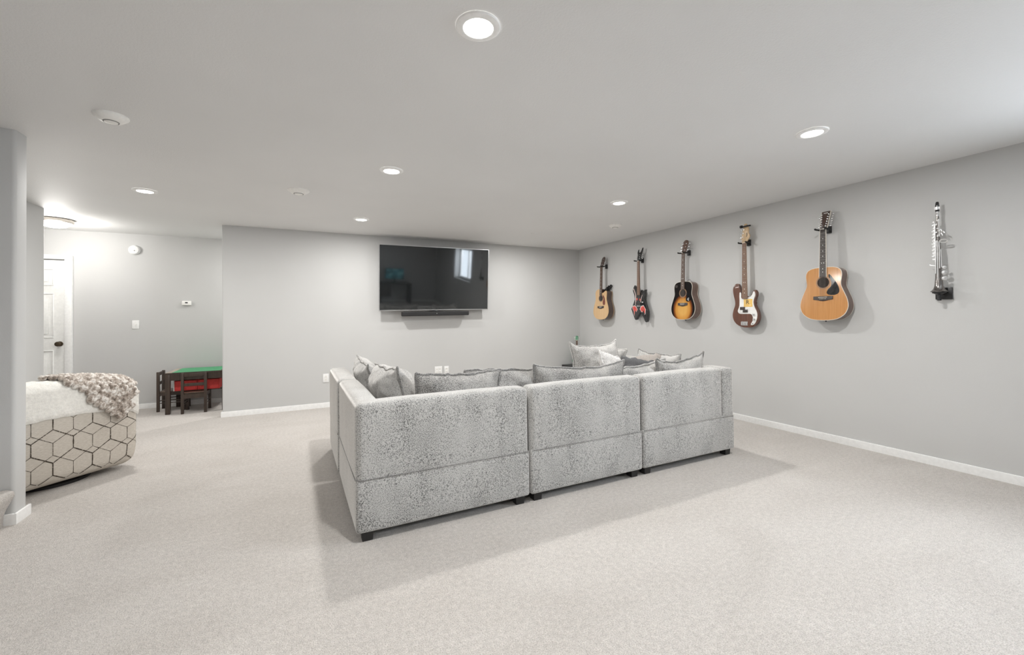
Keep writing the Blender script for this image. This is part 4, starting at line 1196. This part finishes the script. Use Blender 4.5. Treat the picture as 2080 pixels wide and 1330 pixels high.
# ------------------------------------------------------------------ corner of the room: ukulele standing on a black speaker box
sw_ = thing('subwoofer', 'black speaker box in the far corner, just peeking past the tall pillow', 'speaker', (4.345, 6.22, 0))
bx('cabinet', (-.20, -.17, .012), (.20, .17, .365), M['black'], sw_, .006)
bm = bmesh.new(); lathe(bm, [(.12, -.170), (.125, -.174), (.10, -.172), (.03, -.171), (.001, -.170)], (0, 0, .19), 'Y', 28); obj('driver', bm, M['grille'], sw_)
for s in (-1, 1):
    for q in (-1, 1): bx('foot', (s * .17 - .02, q * .14 - .02, 0), (s * .17 + .02, q * .14 + .02, .014), M['black'], sw_)
uk = thing('ukulele', 'small ukulele with green headstock standing in the far corner of the room', 'ukulele', (4.405, 6.29, .366), rot=(R(-8), 0, R(-38)))
UH = [(0, 0), (.05, .006), (.078, .035), (.083, .07), (.070, .11), (.056, .138), (.058, .168), (.060, .195), (.045, .222), (.018, .230), (0, .231)]
lf = spline([(-u, v) for u, v in reversed(UH)], 4, False); rg = spline(UH, 4, False)
uo = [tuple(p) for p in lf[:-1] + rg[:-1]]
M['ukgreen'] = plain('green_paint', (.03, .20, .09), .35, coat=.3)
bm = bmesh.new(); slab(bm, uo, 0, .055, .004, 2); obj('body', bm, M['ukgreen'], uk)
bm = bmesh.new(); slab(bm, ellipse(0, .158, .024), .0545, .0556); obj('soundhole', bm, M['hole'], uk, smooth=False)
bm = bmesh.new(); slab(bm, rect(-.035, .06, .035, .075), .0545, .062); obj('bridge', bm, M['ebony'], uk, smooth=False)
neck_parts(uk, .19, .418, .040, .035, .064, M['fret'], 12, (5, 7, 10), M['ukgreen'], body_v=.225)
hs, fn = headstock(uk, [tuple(p) for p in spline([(-.0175, .422), (-.026, .435), (-.028, .465), (-.024, .492), (0, .502), (.024, .492), (.028, .465), (.026, .435), (.0175, .422)], 3)], .418, .064, M['ukgreen'], .12)
for s in (-1, 1):
    for k in range(2): tuner(uk, fn, s * .016, .445 + .030 * k, s, .064, 'white', .018, .012)

# ------------------------------------------------------------------ desk and screen at the rear, seen only in the television's reflection
dk = thing('desk', 'dark wooden desk against the rear wall behind the camera', 'desk', (3.0, -2.85, 0))
bx('desktop', (-.55, -.33, .70), (.55, .30, .735), M['espresso'], dk, .004)
for s in (-1, 1):
    bx('side_panel', (s * .52 - .02, -.30, 0), (s * .52 + .02, .27, .70), M['espresso'], dk)
bx('drawer_unit', (-.49, -.28, .25), (-.15, .24, .68), M['espresso'], dk, .004)
mo = thing('monitor', 'flat screen showing a teal picture on the rear desk', 'monitor', (3.0, -2.90, .735))
bx('stand', (-.11, -.08, 0), (.11, .08, .012), M['black'], mo, .004); bx('post', (-.02, -.02, .012), (.02, .02, .16), M['black'], mo)
bx('housing', (-.33, -.02, .12), (.33, .02, .50), M['black'], mo, .005)
ma, t, b = nt('teal_screen_picture'); v = coords(t, (3, 3, 5)); nz = noise_tex(t, v, 1.5, 3)
cc = ramp(t, nz, [(.35, (.01, .05, .06)), (.5, (.02, .22, .28)), (.65, (.25, .5, .5))])
t.links.new(cc, b.inputs['Emission Color']); b.inputs['Emission Strength'].default_value = .7; t.links.new(cc, b.inputs['Base Color'])
bx('screen', (-.315, .018, .135), (.315, .0215, .487), ma, mo)
